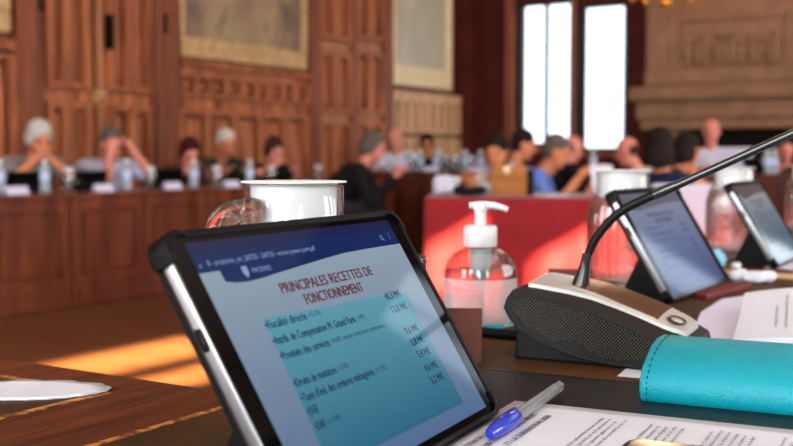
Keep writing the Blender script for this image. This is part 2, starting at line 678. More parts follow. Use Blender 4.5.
def mesh_grille():
    """perforated speaker metal: a hexagonal pattern of round holes"""
    m, nt, b = newmat('perforated_grille')
    tc = nt.nodes.new('ShaderNodeTexCoord')
    sep = nt.nodes.new('ShaderNodeSeparateXYZ')
    nt.links.new(tc.outputs['Object'], sep.inputs[0])

    def math_(op, a, bb):
        n = nt.nodes.new('ShaderNodeMath')
        n.operation = op
        for i, v in enumerate((a, bb)):
            if v is None:
                continue
            if isinstance(v, (int, float)):
                n.inputs[i].default_value = v
            else:
                nt.links.new(v, n.inputs[i])
        return n.outputs[0]
    k = 2 * PI / 0.0060
    a = math_('MULTIPLY', sep.outputs['Y'], k)
    c = math_('MULTIPLY', sep.outputs['Z'], k)
    s1 = math_('SINE', math_('ADD', a, c), None)
    s2 = math_('SINE', math_('SUBTRACT', a, c), None)
    mul = math_('ABSOLUTE', math_('MULTIPLY', s1, s2), None)
    rp = nt.nodes.new('ShaderNodeValToRGB')
    rp.color_ramp.elements[0].position = 0.04
    rp.color_ramp.elements[1].position = 0.22
    rp.color_ramp.elements[0].color = srgb(104, 100, 94)
    rp.color_ramp.elements[1].color = (0.002, 0.002, 0.002, 1)
    nt.links.new(mul, rp.inputs['Fac'])
    nt.links.new(rp.outputs['Color'], b.inputs['Base Color'])
    lt = math_('LESS_THAN', mul, .12)
    nt.links.new(math_('MULTIPLY', lt, .5), b.inputs['Metallic'])
    nt.links.new(math_('MULTIPLY', lt, .4), b.inputs['Specular IOR Level'])
    b.inputs['Roughness'].default_value = 0.35
    return m


M['grille'] = mesh_grille()


def ribbed_metal():
    m, nt, b = newmat('ribbed_bronze')
    tc = nt.nodes.new('ShaderNodeTexCoord')
    w = nt.nodes.new('ShaderNodeTexWave')
    w.wave_type = 'BANDS'
    w.bands_direction = 'Y'
    w.inputs['Scale'].default_value = 130
    nt.links.new(tc.outputs['Object'], w.inputs['Vector'])
    bp = nt.nodes.new('ShaderNodeBump')
    bp.inputs['Strength'].default_value = 0.35
    bp.inputs['Distance'].default_value = 0.0006
    nt.links.new(w.outputs['Fac'], bp.inputs['Height'])
    nt.links.new(bp.outputs['Normal'], b.inputs['Normal'])
    b.inputs['Base Color'].default_value = srgb(50, 48, 47)
    b.inputs['Metallic'].default_value = 0.7
    b.inputs['Roughness'].default_value = 0.3
    return m


M['ribbed'] = ribbed_metal()

# ------------------------------------------------------------------ ROOM
XL, XR, YF, YB, ZC = -7.2, 5.0, 13.5, -6.0, 7.0
mb = MB(); mb.box(XL - .3, YB - .3, -.1, XR + .3, YF + .3, 0)
struct(mb.build('floor', M['floor']))
mb = MB(); mb.box(XL - .3, YB - .3, ZC, XR + .3, YF + .3, ZC + .2)
struct(mb.build('ceiling', M['plaster']))
mb = MB(); mb.box(XL - .3, YB - .3, 0, XL, YF + .3, ZC)
struct(mb.build('wall_left', M['panel_dark']))


def wall_with_holes(name, axis, c0, c1, a0, a1, holes, m):
    """holes: (a_lo, a_hi, z_lo, z_hi), not overlapping in a"""
    mb = MB()
    holes = sorted(holes)

    def add(lo, hi, z0, z1):
        if hi - lo < 1e-4 or z1 - z0 < 1e-4:
            return
        if axis == 'x':
            mb.box(lo, c0, z0, hi, c1, z1)
        else:
            mb.box(c0, lo, z0, c1, hi, z1)
    p = a0
    for (lo, hi, z0, z1) in holes:
        add(p, lo, 0, ZC)
        add(lo, hi, 0, z0)
        add(lo, hi, z1, ZC)
        p = hi
    add(p, a1, 0, ZC)
    return struct(mb.build(name, m))


def wf(px, py, y):
    r = ray(px, py)
    t = y / r.y
    return (r.x * t, CZ + r.z * t)


_x = [wf(q, 100, YF + .05)[0] for q in (517.5, 573, 578, 629)]
FARWIN = [(_x[0], _x[1], wf(545, 146, YF)[1], wf(545, 1, YF)[1]), (_x[2], _x[3], wf(600, 151, YF)[1], wf(600, 3, YF)[1]), (-1.0, 0.0, 1.6, 5.6), (0.7, 1.7, 1.6, 5.6), (2.4, 3.4, 1.6, 5.6)]
wall_with_holes('wall_far', 'x', YF, YF + .3, XL, XR, FARWIN, M['redwall'])
SUNPATCH_HOLES = [(-1.40, 0.02, 5.38, 6.14), (0.40, 1.22, 5.05, 5.80), (1.30, 2.30, 4.66, 5.44)]  # unseen openings, added and sized to throw sun on floor and red cloth
RIGHTWIN = [(-4.2, -2.8, 1.2, 4.6), (3.2, 4.6, 1.2, 4.6), (5.8, 7.2, 1.2, 4.6), (8.4, 9.8, 1.2, 4.6)]
wall_with_holes('wall_right', 'y', XR, XR + .3, YB, YF, SUNPATCH_HOLES + RIGHTWIN, M['plaster'])
BACKWIN = [(-5.0, -3.4, 1.2, 4.6), (-1.8, -.2, 1.2, 4.6), (1.4, 3.0, 1.2, 4.6)]
wall_with_holes('wall_back', 'x', YB - .3, YB, XL, XR, BACKWIN, M['plaster'])

M['pane'] = pane_mat('window_glass', (0.95, 0.98, 1.0, 1))
M['st_red'] = pane_mat('stained_red', (0.20, 0.02, 0.012, 1))
M['st_yel'] = pane_mat('stained_yellow', (0.26, 0.15, 0.02, 1))
M['st_grn'] = pane_mat('stained_green', (0.03, 0.11, 0.05, 1))
M['st_cream'] = pane_mat('stained_cream', (0.17, 0.16, 0.10, 1))
M['mull'] = pbr('dark_lead', srgb(38, 28, 24), 0.6)


def far_window(n, x0, x1, z0, z1, mull_x, border):
    w = struct(empty('window_%d' % n, ((x0 + x1) / 2, YF, z0)))
    cx = (x0 + x1) / 2
    mb = MB()
    t = .045
    H = z1 - z0
    mb.box(x0 - cx, .02, 0, x0 - cx + t, .14, H)
    mb.box(x1 - cx - t, .02, 0, x1 - cx, .14, H)
    mb.box(x0 - cx, .02, 0, x1 - cx, .14, t)
    mb.box(x0 - cx, .02, H - t, x1 - cx, .14, H)
    for mx, mw in mull_x:
        mb.box(mx - cx - mw / 2, .02, 0, mx - cx + mw / 2, .14, H)
    mb.build('window_frame', M['mull'], w)
    mb = MB(); mb.box(x0 - cx, .08, 0, x1 - cx, .09, H)
    mb.build('pane', M['pane'], w)
    if border:
        mb = MB()
        k = 0
        z = t
        while z < H - t:
            for xa in (x0 - cx + t, x1 - cx - t - .055):
                mb.mi = random.choice([0, 1, 2, 3, 3])
                mb.box(xa, .092, z, xa + .055, .097, z + .065)
            z += .07
        mb.build('stained_border', [M['st_red'], M['st_yel'], M['st_grn'], M['st_cream']], w)
    mb = MB(); mb.box(x0 - cx - .05, -.06, -.08, x1 - cx + .05, .1, 0)
    mb.build('window_sill', M['panel_dark'], w)
    return w


far_window(1, *FARWIN[0], [(_x[0] + .055, .025), (wf(545.5, 100, YF + .05)[0], .022)], False)
far_window(2, *FARWIN[1], [], True)
for i in (2, 3, 4):  # unseen windows, added for the tablet screen to reflect
    a = FARWIN[i]
    far_window(i + 1, *a, [((a[0] + a[1]) / 2, .05)], True)
# stone shafts between and beside the far windows
mb = MB()
for xa, xb in ((_x[0] - .14, _x[0]), (_x[1], _x[2])):
    mb.box(xa, YF - .1, 0, xb, YF, 3.6, bev=.02)
struct(mb.build('trim_1', M['panel_dark']))


def side_window(n, a, axis):
    if axis == 'y':
        w = struct(empty('window_%d' % n, (XR, (a[0] + a[1]) / 2, a[2])))
    else:
        w = struct(empty('window_%d' % n, ((a[0] + a[1]) / 2, YB, a[2])))
    W, H = a[1] - a[0], a[3] - a[2]
    fr = MB(); pn = MB()

    def bx(m, p0, p1, q0, q1, d0, d1):
        if axis == 'y':
            m.box(d0, p0, q0, d1, p1, q1)
        else:
            m.box(p0, -d1, q0, p1, -d0, q1)
    t = .04
    for p in (-W / 2, W / 2 - t) + ((-t / 2,) if H > .9 else ()):
        bx(fr, p, p + t, 0, H, .1, .18)
    for q in (0, H - t):
        bx(fr, -W / 2, W / 2, q, q + t, .1, .18)
    if H < .9:
        bx(fr, -W / 2, W / 2, H * .36, H * .36 + .09, .1, .18)  # bar added to cast the dark gap between the sun patches
    bx(pn, -W / 2, W / 2, 0, H, .135, .142)
    fr.build('window_frame', M['mull'], w)
    pn.build('pane', M['pane'], w)


k = 6
for a in SUNPATCH_HOLES + RIGHTWIN:
    side_window(k, a, 'y'); k += 1
for a in BACKWIN:
    side_window(k, a, 'x'); k += 1


# left wall fittings: a(px, py) -> y and z on the wall plane
def wl(px, py):
    r = ray(px, py)
    t = (XL + .10) / r.x
    return (r.y * t, CZ + r.z * t)


def wbox(mb, y0, y1, z0, z1, d, d0=0.0, bev=0.0):
    mb.box(XL + d0, y0, z0, XL + d, y1, z1, bev=bev)


def panel(mb, y0, y1, z0, z1, d, fr=.05):
    """a framed panel with a raised field"""
    d = .03 + d * 1.35
    wbox(mb, y0, y1, z0, z0 + fr, d)
    wbox(mb, y0, y1, z1 - fr, z1, d)
    wbox(mb, y0, y0 + fr, z0 + fr, z1 - fr, d)
    wbox(mb, y1 - fr, y1, z0 + fr, z1 - fr, d)
    wbox(mb, y0 + fr * 1.9, y1 - fr * 1.9, z0 + fr * 1.7, z1 - fr * 1.7, d * .75, bev=d * .22)


def Yp(px):
    return wl(px, 100)[0]


# door 1: double leaf oak door between pilasters
DH = 3.3
d1 = struct(empty('door_1', (0, 0, 0)))
mb = MB()
for a, b in ((17, 43), (152, 179)):
    y0, y1 = Yp(a), Yp(b)
    wbox(mb, y0, y1, 0, DH, .12)
    wbox(mb, y0 + .05, y1 - .05, .3, DH - .1, .15, bev=.01)
    wbox(mb, y0 - .02, y1 + .02, 0, .25, .17)
wbox(mb, Yp(17), Yp(179), DH, DH + .35, .18)
mb.build('door_frame', M['panel_dark'], d1)
for a, b, splits in ((44, 98, (46, 66, 88)), (105, 151, (108, 130, 150))):
    mb = MB()
    y0, y1 = Yp(a), Yp(b)
    wbox(mb, y0, y1, .05, DH, .04)
    zr = wl(75, 96)[1]
    wbox(mb, y0, y1, zr - .07, zr + .07, .07)
    for q in splits:
        wbox(mb, Yp(q) - .035, Yp(q) + .035, .05, DH, .068)
    for s0, s1 in zip(splits, splits[1:]):
        panel(mb, Yp(s0), Yp(s1), zr + .06, DH - .15, .075)
        panel(mb, Yp(s0), Yp(s1), .15, zr - .06, .075)
    lf = mb.build('door_leaf', M['panel'], d1)
mb = MB()
wbox(mb, Yp(99.5), Yp(103.5), .05, DH, .1, bev=.015)
mb.build('astragal', M['panel_mid'], d1)
for px, py0, py1 in ((36, -10, 11), (108, 15, 50), (161, 14, 34)):
    mb = MB()
    y, z0 = wl(px, py1); z1 = wl(px, py0)[1]
    wbox(mb, y - .013, y + .013, z0, z1, .17, .12 if px != 108 else .07)
    mb.build('hinge', M['iron'], d1)
mb = MB()
y, z = wl(98, 95)
wbox(mb, y - .025, y + .025, z - .05, z + .05, .1)
mb.ell((XL + .14, y, z), .035)
mb.build('door_handle', M['gilt'], d1)

# wainscot 1 under the first painting, dado at the far left, wainscot 2
mb = MB()
y0, y1 = Yp(180), Yp(309)
zt = 1.86
wbox(mb, y0, y1, zt - .06, zt, .12, bev=.01)
wbox(mb, y0, y1, zt - .13, zt - .06, .07)
zm0, zm1 = wl(245, 112)[1], wl(245, 100)[1]
wbox(mb, y0, y1, zm0, zm1, .06)
wbox(mb, y0, y1, 0, .25, .08)
n = 9
for i in range(n):
    a = y0 + (y1 - y0) * i / n; b = y0 + (y1 - y0) * (i + 1) / n
    panel(mb, a, b, zm1, zt - .13, .055, .035)
for i in range(5):
    a = y0 + (y1 - y0) * i / 5; b = y0 + (y1 - y0) * (i + 1) / 5
    panel(mb, a, b, .25, zm0, .055, .05)
struct(mb.build('trim_2', M['panel']))
mb = MB()
ya, yb = 4.2, Yp(17)
wbox(mb, ya, yb, 1.78, 1.86, .1)
for i in range(4):
    a = ya + (yb - ya) * i / 4; b = ya + (yb - ya) * (i + 1) / 4
    panel(mb, a, b, .2, 1.75, .055, .05)
struct(mb.build('trim_3', M['panel']))
# door 2
d2 = struct(empty('door_2', (0, 0, 0)))
mb = MB()
for a, b in ((309, 318), (350, 355), (382, 391)):
    wbox(mb, Yp(a), Yp(b), 0, 3.6, .14, bev=.01)
mb.build('door_frame', M['panel_dark'], d2)
for a, b in ((318, 350), (355, 382)):
    mb = MB()
    y0, y1 = Yp(a), Yp(b)
    wbox(mb, y0, y1, 0, 3.5, .04)
    zr = wl((a + b) / 2, 46)[1]; zr2 = wl((a + b) / 2, 118)[1]
    ym = (y0 + y1) / 2
    for s0, s1 in ((y0, ym), (ym, y1)):
        panel(mb, s0, s1, zr + .07, 3.4, .075)
        panel(mb, s0, s1, zr2 + .05, zr - .07, .075)
        panel(mb, s0, s1, .1, zr2 - .05, .075)
    lf = mb.build('door_leaf', M['panel'], d2)
    mb = MB()
    wbox(mb, y0, y1, zr - .06, zr + .06, .09, bev=.01)
    wbox(mb, y0, y1, zr2 - .05, zr2 + .05, .09, bev=.01)
    mb.build('door_rail', M['panel_mid'], lf)
# wainscot 3
mb = MB()
y0, y1 = Yp(392), 13.0
zt = wl(425, 93)[1]
wbox(mb, y0, y1, zt - .08, zt, .12)
n = 8
for i in range(n):
    a = y0 + (y1 - y0) * i / n; b = y0 + (y1 - y0) * (i + 1) / n
    panel(mb, a, b, 1.25, zt - .08, .06, .05)
    panel(mb, a, b, .2, 1.2, .06, .05)
struct(mb.build('trim_4', M['panel_lit']))
mb = MB()
mb.box(XL, 13.0, 0, XL + .25, YF, ZC)
struct(mb.build('trim_5', M['redwall']))

# paintings
def wall_painting(y0, y1, z0, z1, fw, m, label, sf=.7, gm='gilt'):
    o = empty('painting', (XL + .02, (y0 + y1) / 2, z0))
    h = (y1 - y0) / 2
    H = z1 - z0
    mb = MB()
    mb.box(0, -h, 0, .1, h, fw, bev=.02)
    mb.box(0, -h, H - fw, .1, h, H, bev=.02)
    mb.box(0, -h, fw, .1, -h + fw * sf, H - fw, bev=.02)
    mb.box(0, h - fw * sf, fw, .1, h, H - fw, bev=.02)
    mb.build('picture_frame', M[gm], o)
    mb = MB(); mb.box(0, -h + fw * sf * .8, fw * .9, .04, h - fw * sf * .8, H - fw * .9)
    mb.build('canvas', m, o)
    return tag(o, label, 'painting')


pa = painting_mat('painting_landscape', [srgb(74, 70, 52), srgb(158, 134, 100), srgb(128, 100, 84), srgb(68, 68, 56)], 1.3)
pb = painting_mat('painting_lit', [srgb(196, 188, 164), srgb(176, 168, 146), srgb(204, 194, 172)], 1.2)  # canvas tones raised to imitate the stronger window light there
wall_painting(Yp(181), Yp(307), 1.88, 4.4, .20, pa, 'large gilt-framed landscape painting over the panelling, beside the double oak door', .3)
zb = wl(425, 88)[1]
wall_painting(Yp(392), 12.75, zb, 4.9, .26, pb, 'pale gilt-framed painting between the second door and the dark red corner', .3, 'gilt_lit')
wall_painting(3.6, Yp(12), wl(8, 33)[1], 4.2, .16, pa, 'gilt-framed painting cut by the left picture edge, left of the double oak door')

# fireplace on the far wall
fp = empty('fireplace', (-2.6, YF - .01, 0))
x0, x1 = -4.62 + 2.6, 2.02
mb = MB()
za, zb = 1.28, 1.80
mb.box(x0 + .10, -.62, za, x1 - .10, 0, za + .12, bev=.02)
mb.box(x0 + .05, -.66, za + .12, x1 - .05, 0, za + .34, bev=.03)
mb.box(x0 - .02, -.74, za + .34, x1 + .02, 0, zb, bev=.04)
mb.build('mantel', M['stone'], fp)
mb = MB()
mb.box(x0 + .12, -.5, zb, x1 - .12, 0, 5.2)
mb.box(x0 + .14, -.56, zb, x0 + .40, -.1, 5.2, bev=.03)
mb.box(x1 - .40, -.56, zb, x1 - .14, -.1, 5.2, bev=.03)
mb.box(x0 + .12, -.6, zb, x1 - .12, 0, zb + .2, bev=.05)
mb.build('overmantel', M['stone'], fp)
mb = MB()
xa, xb = wf(684, 50, YF - .55)[0] + 2.6, wf(782, 50, YF - .55)[0] + 2.6
za_, zb_ = wf(730, 66, YF - .55)[1], wf(730, 22, YF - .55)[1]
mb.box(xa - .06, -.53, za_ - .08, xb + .06, -.49, za_ - .03, bev=.01)
mb.box(xa - .06, -.53, zb_ + .03, xb + .06, -.49, zb_ + .08, bev=.01)
mb.box(xa - .06, -.53, za_ - .08, xa - .02, -.49, zb_ + .08, bev=.01)
mb.box(xb + .02, -.53, za_ - .08, xb + .06, -.49, zb_ + .08, bev=.01)
random.seed(3)
for i in range(11):
    cx = xa + (xb - xa) * (i + .5) / 11 + random.uniform(-.03, .03)
    hgt = random.uniform(.55, .95) * (zb_ - za_ - .1)
    mb.smooth = True
    mb.ell((cx, -.50, za_ + hgt * .45), .05, .06, hgt * .48, 10)
    mb.ell((cx + random.uniform(-.02, .02), -.51, za_ + hgt), .035, .05, .045, 10)
    mb.cap((cx, -.51, za_ + hgt * .7), (cx + random.uniform(-.12, .12), -.52, za_ + hgt * random.uniform(.4, .9)), .02, .015, 8)
    mb.smooth = False
mb.build('carved_relief', M['stone'], fp)
mb = MB()
mb.box(x0 + .18, -.55, 0, x0 + .62, 0, za, bev=.03)
mb.build('jamb', M['stone'], fp)
mb = MB()
mb.box(x1 - .62, -.55, 0, x1 - .18, 0, za, bev=.03)
mb.build('jamb', M['stone'], fp)
mb = MB()
mb.box(x0 + .62, -.3, 0, x1 - .62, -.001, za)
mb.build('firebox', pbr('firebox_black', srgb(16, 10, 8), 0.9), fp)  # near-black block fills the opening between the jambs
tag(fp, 'tall carved brown stone fireplace with heavy mantel shelf on the far wall', 'fireplace')

# chandelier, its lowest drops hanging into view
cl = empty('chandelier', on(665, -14, 11.5))
base = Vector(cl.location)
mb = MB(); mb.smooth = True
mb.cap((0, 0, -.05), (0, 0, ZC - base.z), .02)
for zz, rr in ((.9, .09), (.55, .13), (.25, .08), (.1, .11)):
    mb.ell((0, 0, zz), rr, rr, .09)
mb.build('stem', M['gold'], cl)
for i in range(8):
    a = 2 * PI * i / 8 + .2
    mb = MB(); mb.smooth = True
    pts = []
    for j in range(9):
        t = j / 8
        r = .08 + .52 * t
        pts.append((r * math.cos(a), r * math.sin(a), .1 - .2 * math.sin(PI * t) + .12 * t))
    mb.tube(pts, .016, 8)
    e = pts[-1]
    mb.lathe([(0, e[2] - .03), (.05, e[2] + .01), (.055, e[2] + .03), (0, e[2] + .03)], 14, cx=e[0], cy=e[1])
    ar = mb.build('arm', M['gold'], cl)
    mb = MB(); mb.smooth = True
    mb.lathe([(0.013, e[2] + .03), (.013, e[2] + .10), (0, e[2] + .102)], 10, cx=e[0], cy=e[1])
    cd = mb.build('candle', M['white_plastic'], ar)
    mb = MB(); mb.smooth = True
    mb.ell((e[0], e[1], e[2] + .135), .018, .018, .035, 10)
    mb.build('bulb', M['bulb'], ar)
    mb = MB(); mb.smooth = True
    m_ = pts[4]
    mb.ell((m_[0], m_[1], m_[2] - .07), .035, .035, .05, 10)
    mb.build('drop', M['gold'], cl)
mb = MB(); mb.smooth = True
mb.ell((0, 0, -.16), .05, .05, .07); mb.ell((0, 0, -.05), .07, .07, .06)
mb.build('pendant', M['gold'], cl)
tag(cl, 'gilt chandelier whose lowest drops show at the top edge above the fireplace', 'chandelier')

# ------------------------------------------------------------------ NEAR DESKS
def near_desk(x0, x1, y0, y1, label, inset):
    o = empty('desk', ((x0 + x1) / 2, (y0 + y1) / 2, 0))
    cx, cy = (x0 + x1) / 2, (y0 + y1) / 2
    hx, hy = (x1 - x0) / 2, (y1 - y0) / 2
    mb = MB(); mb.box(-hx, -hy, TZ - .035, hx, hy, TZ, bev=.0012)
    mb.build('desk_top', M['desk_top'], o)
    mb = MB()
    mb.box(-hx + .04, -hy + .04, .08, -hx + .07, hy - .04, TZ - .035)
    mb.box(-hx + .07, -hy + .04, .08, hx - .04, -hy + .07, TZ - .035)
    mb.box(-hx + .07, hy - .07, .08, hx - .04, hy - .04, TZ - .035)
    mb.box(-hx + .03, -hy + .03, 0, hx - .03, hy - .03, .08)
    mb.build('carcass', M['desk_front'], o)
    a0, a1, b0, b1 = inset[0] - cx, inset[1] - cx, inset[2] - cy, inset[3] - cy
    mb = MB(); mb.box(a0, b0, TZ, a1, b1, TZ + .0006)
    lf = mb.build('leather_inlay', M['olive'], o)
    w = .007
    mb = MB()
    for (p0, q0, p1, q1) in ((a0 - w, b0 - w, a1 + w, b0), (a0 - w, b1, a1 + w, b1 + w), (a0 - w, b0, a0, b1), (a1, b0, a1 + w, b1)):
        mb.box(p0, q0, TZ, p1, q1, TZ + .0005)
    mb.build('gilt_border', M['tooling'], lf)
    return tag(o, label, 'desk')


XE = -.557
near_desk(-1.95, XE - .0015, -.75, .612, 'brown wooden desk with olive leather inlay under the white scalloped doily', (-1.8, -.61, -.6, .556))
near_desk(XE, .34, -.30, 1.715, 'worn wooden desk carrying the big tablet, microphone unit and turquoise case', (-.497, .25, -.2, 1.62))
near_desk(XE, .34, 1.718, 3.6, 'next wooden desk along, under the farthest tablet and carafes', (-.497, .25, 1.79, 3.5))

# user frame: local x runs along the desk away from the camera, local -y points to the seat
RU = R(95.7)
U = Vector((math.cos(RU), math.sin(RU), 0))
N = Vector((math.sin(RU), -math.cos(RU), 0))

# ------------------------------------------------------------------ TABLET
LEAN = R(31)
sl, cl_ = math.sin(LEAN), math.cos(LEAN)
TW, TH = .2525, .1535           # over the case
Z0 = .0046


def slab(a, b, c):
    """a across, b up the screen, c out of the glass"""
    return Vector((a, b * sl - c * cl_, b * cl_ + c * sl + Z0))


SW, SH = .2200, .1388
SB = .0075


def uv(u, v, c=.0):
    return slab(-SW / 2 + u * SW, SB + (1 - v) * SH, c)


def uvt(a, b, c):      # text plane in metres: a from the left screen edge, b up from the bottom of the screen
    return slab(-SW / 2 + a, SB + b, c)


def slide_mat(name, c_top, c_bot, s):
    m, nt, b = newmat(name)
    tc = nt.nodes.new('ShaderNodeTexCoord')
    sp = nt.nodes.new('ShaderNodeSeparateXYZ')
    nt.links.new(tc.outputs['Object'], sp.inputs[0])
    mr = nt.nodes.new('ShaderNodeMapRange')
    mr.inputs['From Min'].default_value = .01
    mr.inputs['From Max'].default_value = .125
    nt.links.new(sp.outputs['Z'], mr.inputs['Value'])
    rp = nt.nodes.new('ShaderNodeValToRGB')
    rp.color_ramp.elements[0].color = c_bot
    rp.color_ramp.elements[1].color = c_top
    nt.links.new(mr.outputs[0], rp.inputs['Fac'])
    b.inputs['Base Color'].default_value = (0.004, 0.004, 0.005, 1)
    b.inputs['Roughness'].default_value = 0.05
    b.inputs['Specular IOR Level'].default_value = 0.2
    nt.links.new(rp.outputs['Color'], b.inputs['Emission Color'])
    b.inputs['Emission Strength'].default_value = s
    return m


M['page'] = slide_mat('slide_page_falloff', srgb(166, 186, 202), srgb(90, 122, 164), 0.72)  # page darkens downward: viewing-angle falloff put into the emission
M['cyan'] = slide_mat('slide_panel', srgb(120, 194, 212), srgb(30, 104, 138), 0.75)
M['bar'] = emis('app_bar_blue', srgb(6, 48, 112), 0.6)
M['bar2'] = emis('status_bar_blue', srgb(16, 38, 88), 0.7)
M['maroon'] = emis('slide_title_maroon', srgb(104, 34, 44), 0.8)
M['navy'] = emis('slide_text_navy', srgb(22, 52, 92), 0.8)
M['pale'] = emis('app_text_pale', srgb(150, 170, 214), 0.8)


def make_tablet(loc, rz, label):
    o = empty('tablet', loc, rz)
    tag(o, label, 'tablet', 'tablets on the desks')
    # black protective case: back shell, top and bottom lips, four corner guards
    mb = MB()
    mb.prism(rrect(-TW / 2 + .003, 0, TW / 2 - .003, TH, .010), slab, -.0118, -.0078, bev=.0012)
    for (x0, y0, x1, y1) in ((-TW / 2 + .02, TH - .0042, TW / 2 - .016, TH), (-TW / 2 + .02, 0, TW / 2 - .016, .0035), (TW / 2 - .0035, .012, TW / 2, TH - .012)):
        mb.prism([(x0, y0), (x1, y0), (x1, y1), (x0, y1)], slab, -.0095, .0012, bev=.0008)
    case = mb.build('case', M['black_soft'], o)
    for sx in (-1, 1):
        for top in (0, 1):
            pts = []
            rr = .010
            cx_ = sx * (TW / 2 - rr)
            cy_ = TH - rr if top else rr
            a0 = {(1, 1): 0, (-1, 1): 90, (-1, 0): 180, (1, 0): 270}[(sx, top)]
            arc = [(cx_ + rr * math.cos(R(a0 + 15 * i)), cy_ + rr * math.sin(R(a0 + 15 * i))) for i in range(7)]
            ir = rr - .0036
            inn = [(cx_ + ir * math.cos(R(a0 + 15 * i)), cy_ + ir * math.sin(R(a0 + 15 * i))) for i in range(7)]
            e0 = (arc[0][0] - (0 if a0 in (0, 180) else 1) * 0, arc[0][1])
            d0 = Vector((math.sin(R(a0)), -math.cos(R(a0)), 0)) * .006
            d1 = Vector((-math.sin(R(a0 + 90)), math.cos(R(a0 + 90)), 0)) * .006
            arc = [(arc[0][0] + d0.x, arc[0][1] + d0.y)] + arc + [(arc[-1][0] + d1.x, arc[-1][1] + d1.y)]
            inn = [(inn[0][0] + d0.x, inn[0][1] + d0.y)] + inn + [(inn[-1][0] + d1.x, inn[-1][1] + d1.y)]
            mb = MB(); mb.smooth = True
            mb.prism(arc + inn[::-1], slab, -.0112, .0022, bev=.0009)
            mb.build('corner_guard', M['black_soft'], case, sharp=40)
    # aluminium body, glass front
    mb = MB(); mb.smooth = True
    mb.prism(rrect(-TW / 2 + .0022, .003, TW / 2 - .0036, TH - .004, .009), slab, -.0078, -.0006, bev=.0016)
    body = mb.build('body', M['silver'], o, sharp=50)
    mb = MB()
    mb.prism(rrect(-TW / 2 + .0034, .0035, TW / 2 - .0040, TH - .0045, .008), slab, -.0006, .0002)
    mb.build('bezel_glass', M['black_gloss'], o)
    mb = MB(); mb.smooth = True
    xs = -TW / 2 + .0022
    mb.prism(rrect(TH * .60, -.0062, TH * .60 + .012, -.0028, .0016), lambda a, b, c: slab(xs + c, a, b), -.0009, .001)
    mb.build('volume_button', M['black'], body)
    for a in (-.075, .032):
        mb = MB()
        mb.prism(rrect(a, -.0068, a + .014, -.0048, .0008), lambda p, q, c: slab(p, TH + c, q), -.001, .0006)
        mb.build('top_slot', M['silver_paint'], case)
    # folded rear flap that props it up
    mb = MB()
    foot = Vector((0, .080, .002))
    for a0, a1 in ((-.085, .085),):
        b = slab(0, .078, -.0118)
        q = [(b.y, b.z), (foot.y, foot.z), (foot.y - .006, 0), (slab(0, .004, -.0118).y, 0.0), (slab(0, .004, -.0118).y, .004)]
        mb.prism(q, lambda p, z, c: Vector((c, p, z)), a0, a1, bev=.001)
    mb.build('stand_flap', M['black_soft'], o)
    # display
    mb = MB()
    c0 = .0003
    wave = [(0, .121), (.077, .121), (.079, .167), (.12, .178), (.163, .181), (.22, .178), (.282, .170), (.35, .162), (.412, .155), (.53, .142), (.656, .130), (.80, .128), (1, .128)]
    mb.face(mb.verts([uv(a, b, c0) for a, b in [(0, 1), (1, 1)] + wave[::-1]]))
    sc_ = mb.build('screen', M['page'], o)
    mb = MB()
    mb.face(mb.verts([uv(a, b, c0) for a, b in wave + [(1, .045), (0, .045)]]))
    mb.mi = 1
    mb.face(mb.verts([uv(a, b, c0) for a, b in [(0, .045), (1, .045), (1, 0), (0, 0)]]))
    mb.build('title_bar', [M['bar'], M['bar2']], sc_)
    mb = MB()
    mb.face(mb.verts([uv(a, b, c0 + .00004) for a, b in [(.125, .925), (.875, .935), (.880, .365), (.15, .335)]]))
    mb.build('slide_panel', M['cyan'], sc_)
    ct = c0 + .00009
    mb = MB()

    def T(s, u, v, h, width=None, align='l', bold=0.0):
        text_into(mb, s, u * SW, (1 - v) * SH - h / 2, h, uvt, width, align, bold, ct)
    T('PRINCIPALES RECETTES DE', .512, .232, .0064, .474 * SW, 'c', .05)
    T('FONCTIONNEMENT', .505, .296, .0064, .300 * SW, 'c', .05)
    mb.build('slide_title', M['maroon'], sc_)
    mb = MB()
    h = .0047
    rows = [('•Fiscalité directe', '(+2,1%)', .360, .135), ('•Attrib. de Compensation M. Grand Paris', '(+0%)', .424, .292), ('•Produits des services', '(+16,8% : cessions, conservatoire, stationnement...)', .486, .165),
            ('•Droits de mutation', '(-5,3%)', .596, .142), ("•Taxe d'enl. des ordures ménagères", '(+1,9%)', .655, .262), ('•DGF', '', .708, .034), ('•DAF', '(+1,5%)', .768, .034)]
    for s, pct, v, w in rows:
        w *= 1.0
        T(s, .142, v, h, w * SW * 1.35, 'l', .04)
        if pct:
            T(pct, .142 + w * 1.35 + .012, v, h * .62, None if len(pct) < 12 else .30 * SW, 'l', .01)
    for s, v in (('45,3 M€', .366), ('13,0 M€', .430), ('9,6 M€', .540), ('5,8 M€', .597), ('5,4 M€', .657), ('4,6 M€', .725), ('3,2 M€', .785)):
        T(s, .842, v, h * 1.02, (.095 if len(s) > 6 else .082) * SW, 'r', .05)
    mb.build('slide_text', M['navy'], sc_)
    mb = MB()
    T('B - projection_vm_260720 - 260720 - version power point.pdf', .047, .086, .0032, .47 * SW)
    T('<', .012, .095, .0035)
    T('VINCENNES', .195, .140, .0030, .085 * SW)
    mb.build('title_text', M['pale'], sc_)
    mb = MB()
    # small shield emblem, search ring and menu dots
    mb.face(mb.verts([uvt(.160 * SW + x, (1 - .14) * SH + y, ct) for x, y in ((0, .003), (.005, .003), (.005, -.001), (.0025, -.004), (0, -.001))]))
    # search ring and menu dots
    for a in range(12):
        t0, t1 = 2 * PI * a / 12, 2 * PI * (a + 1) / 12
        mb.face(mb.verts([uvt(.905 * SW + r * math.cos(t), (1 - .085) * SH + r * math.sin(t), ct) for r, t in ((.0012, t0), (.0017, t0), (.0017, t1), (.0012, t1))]))
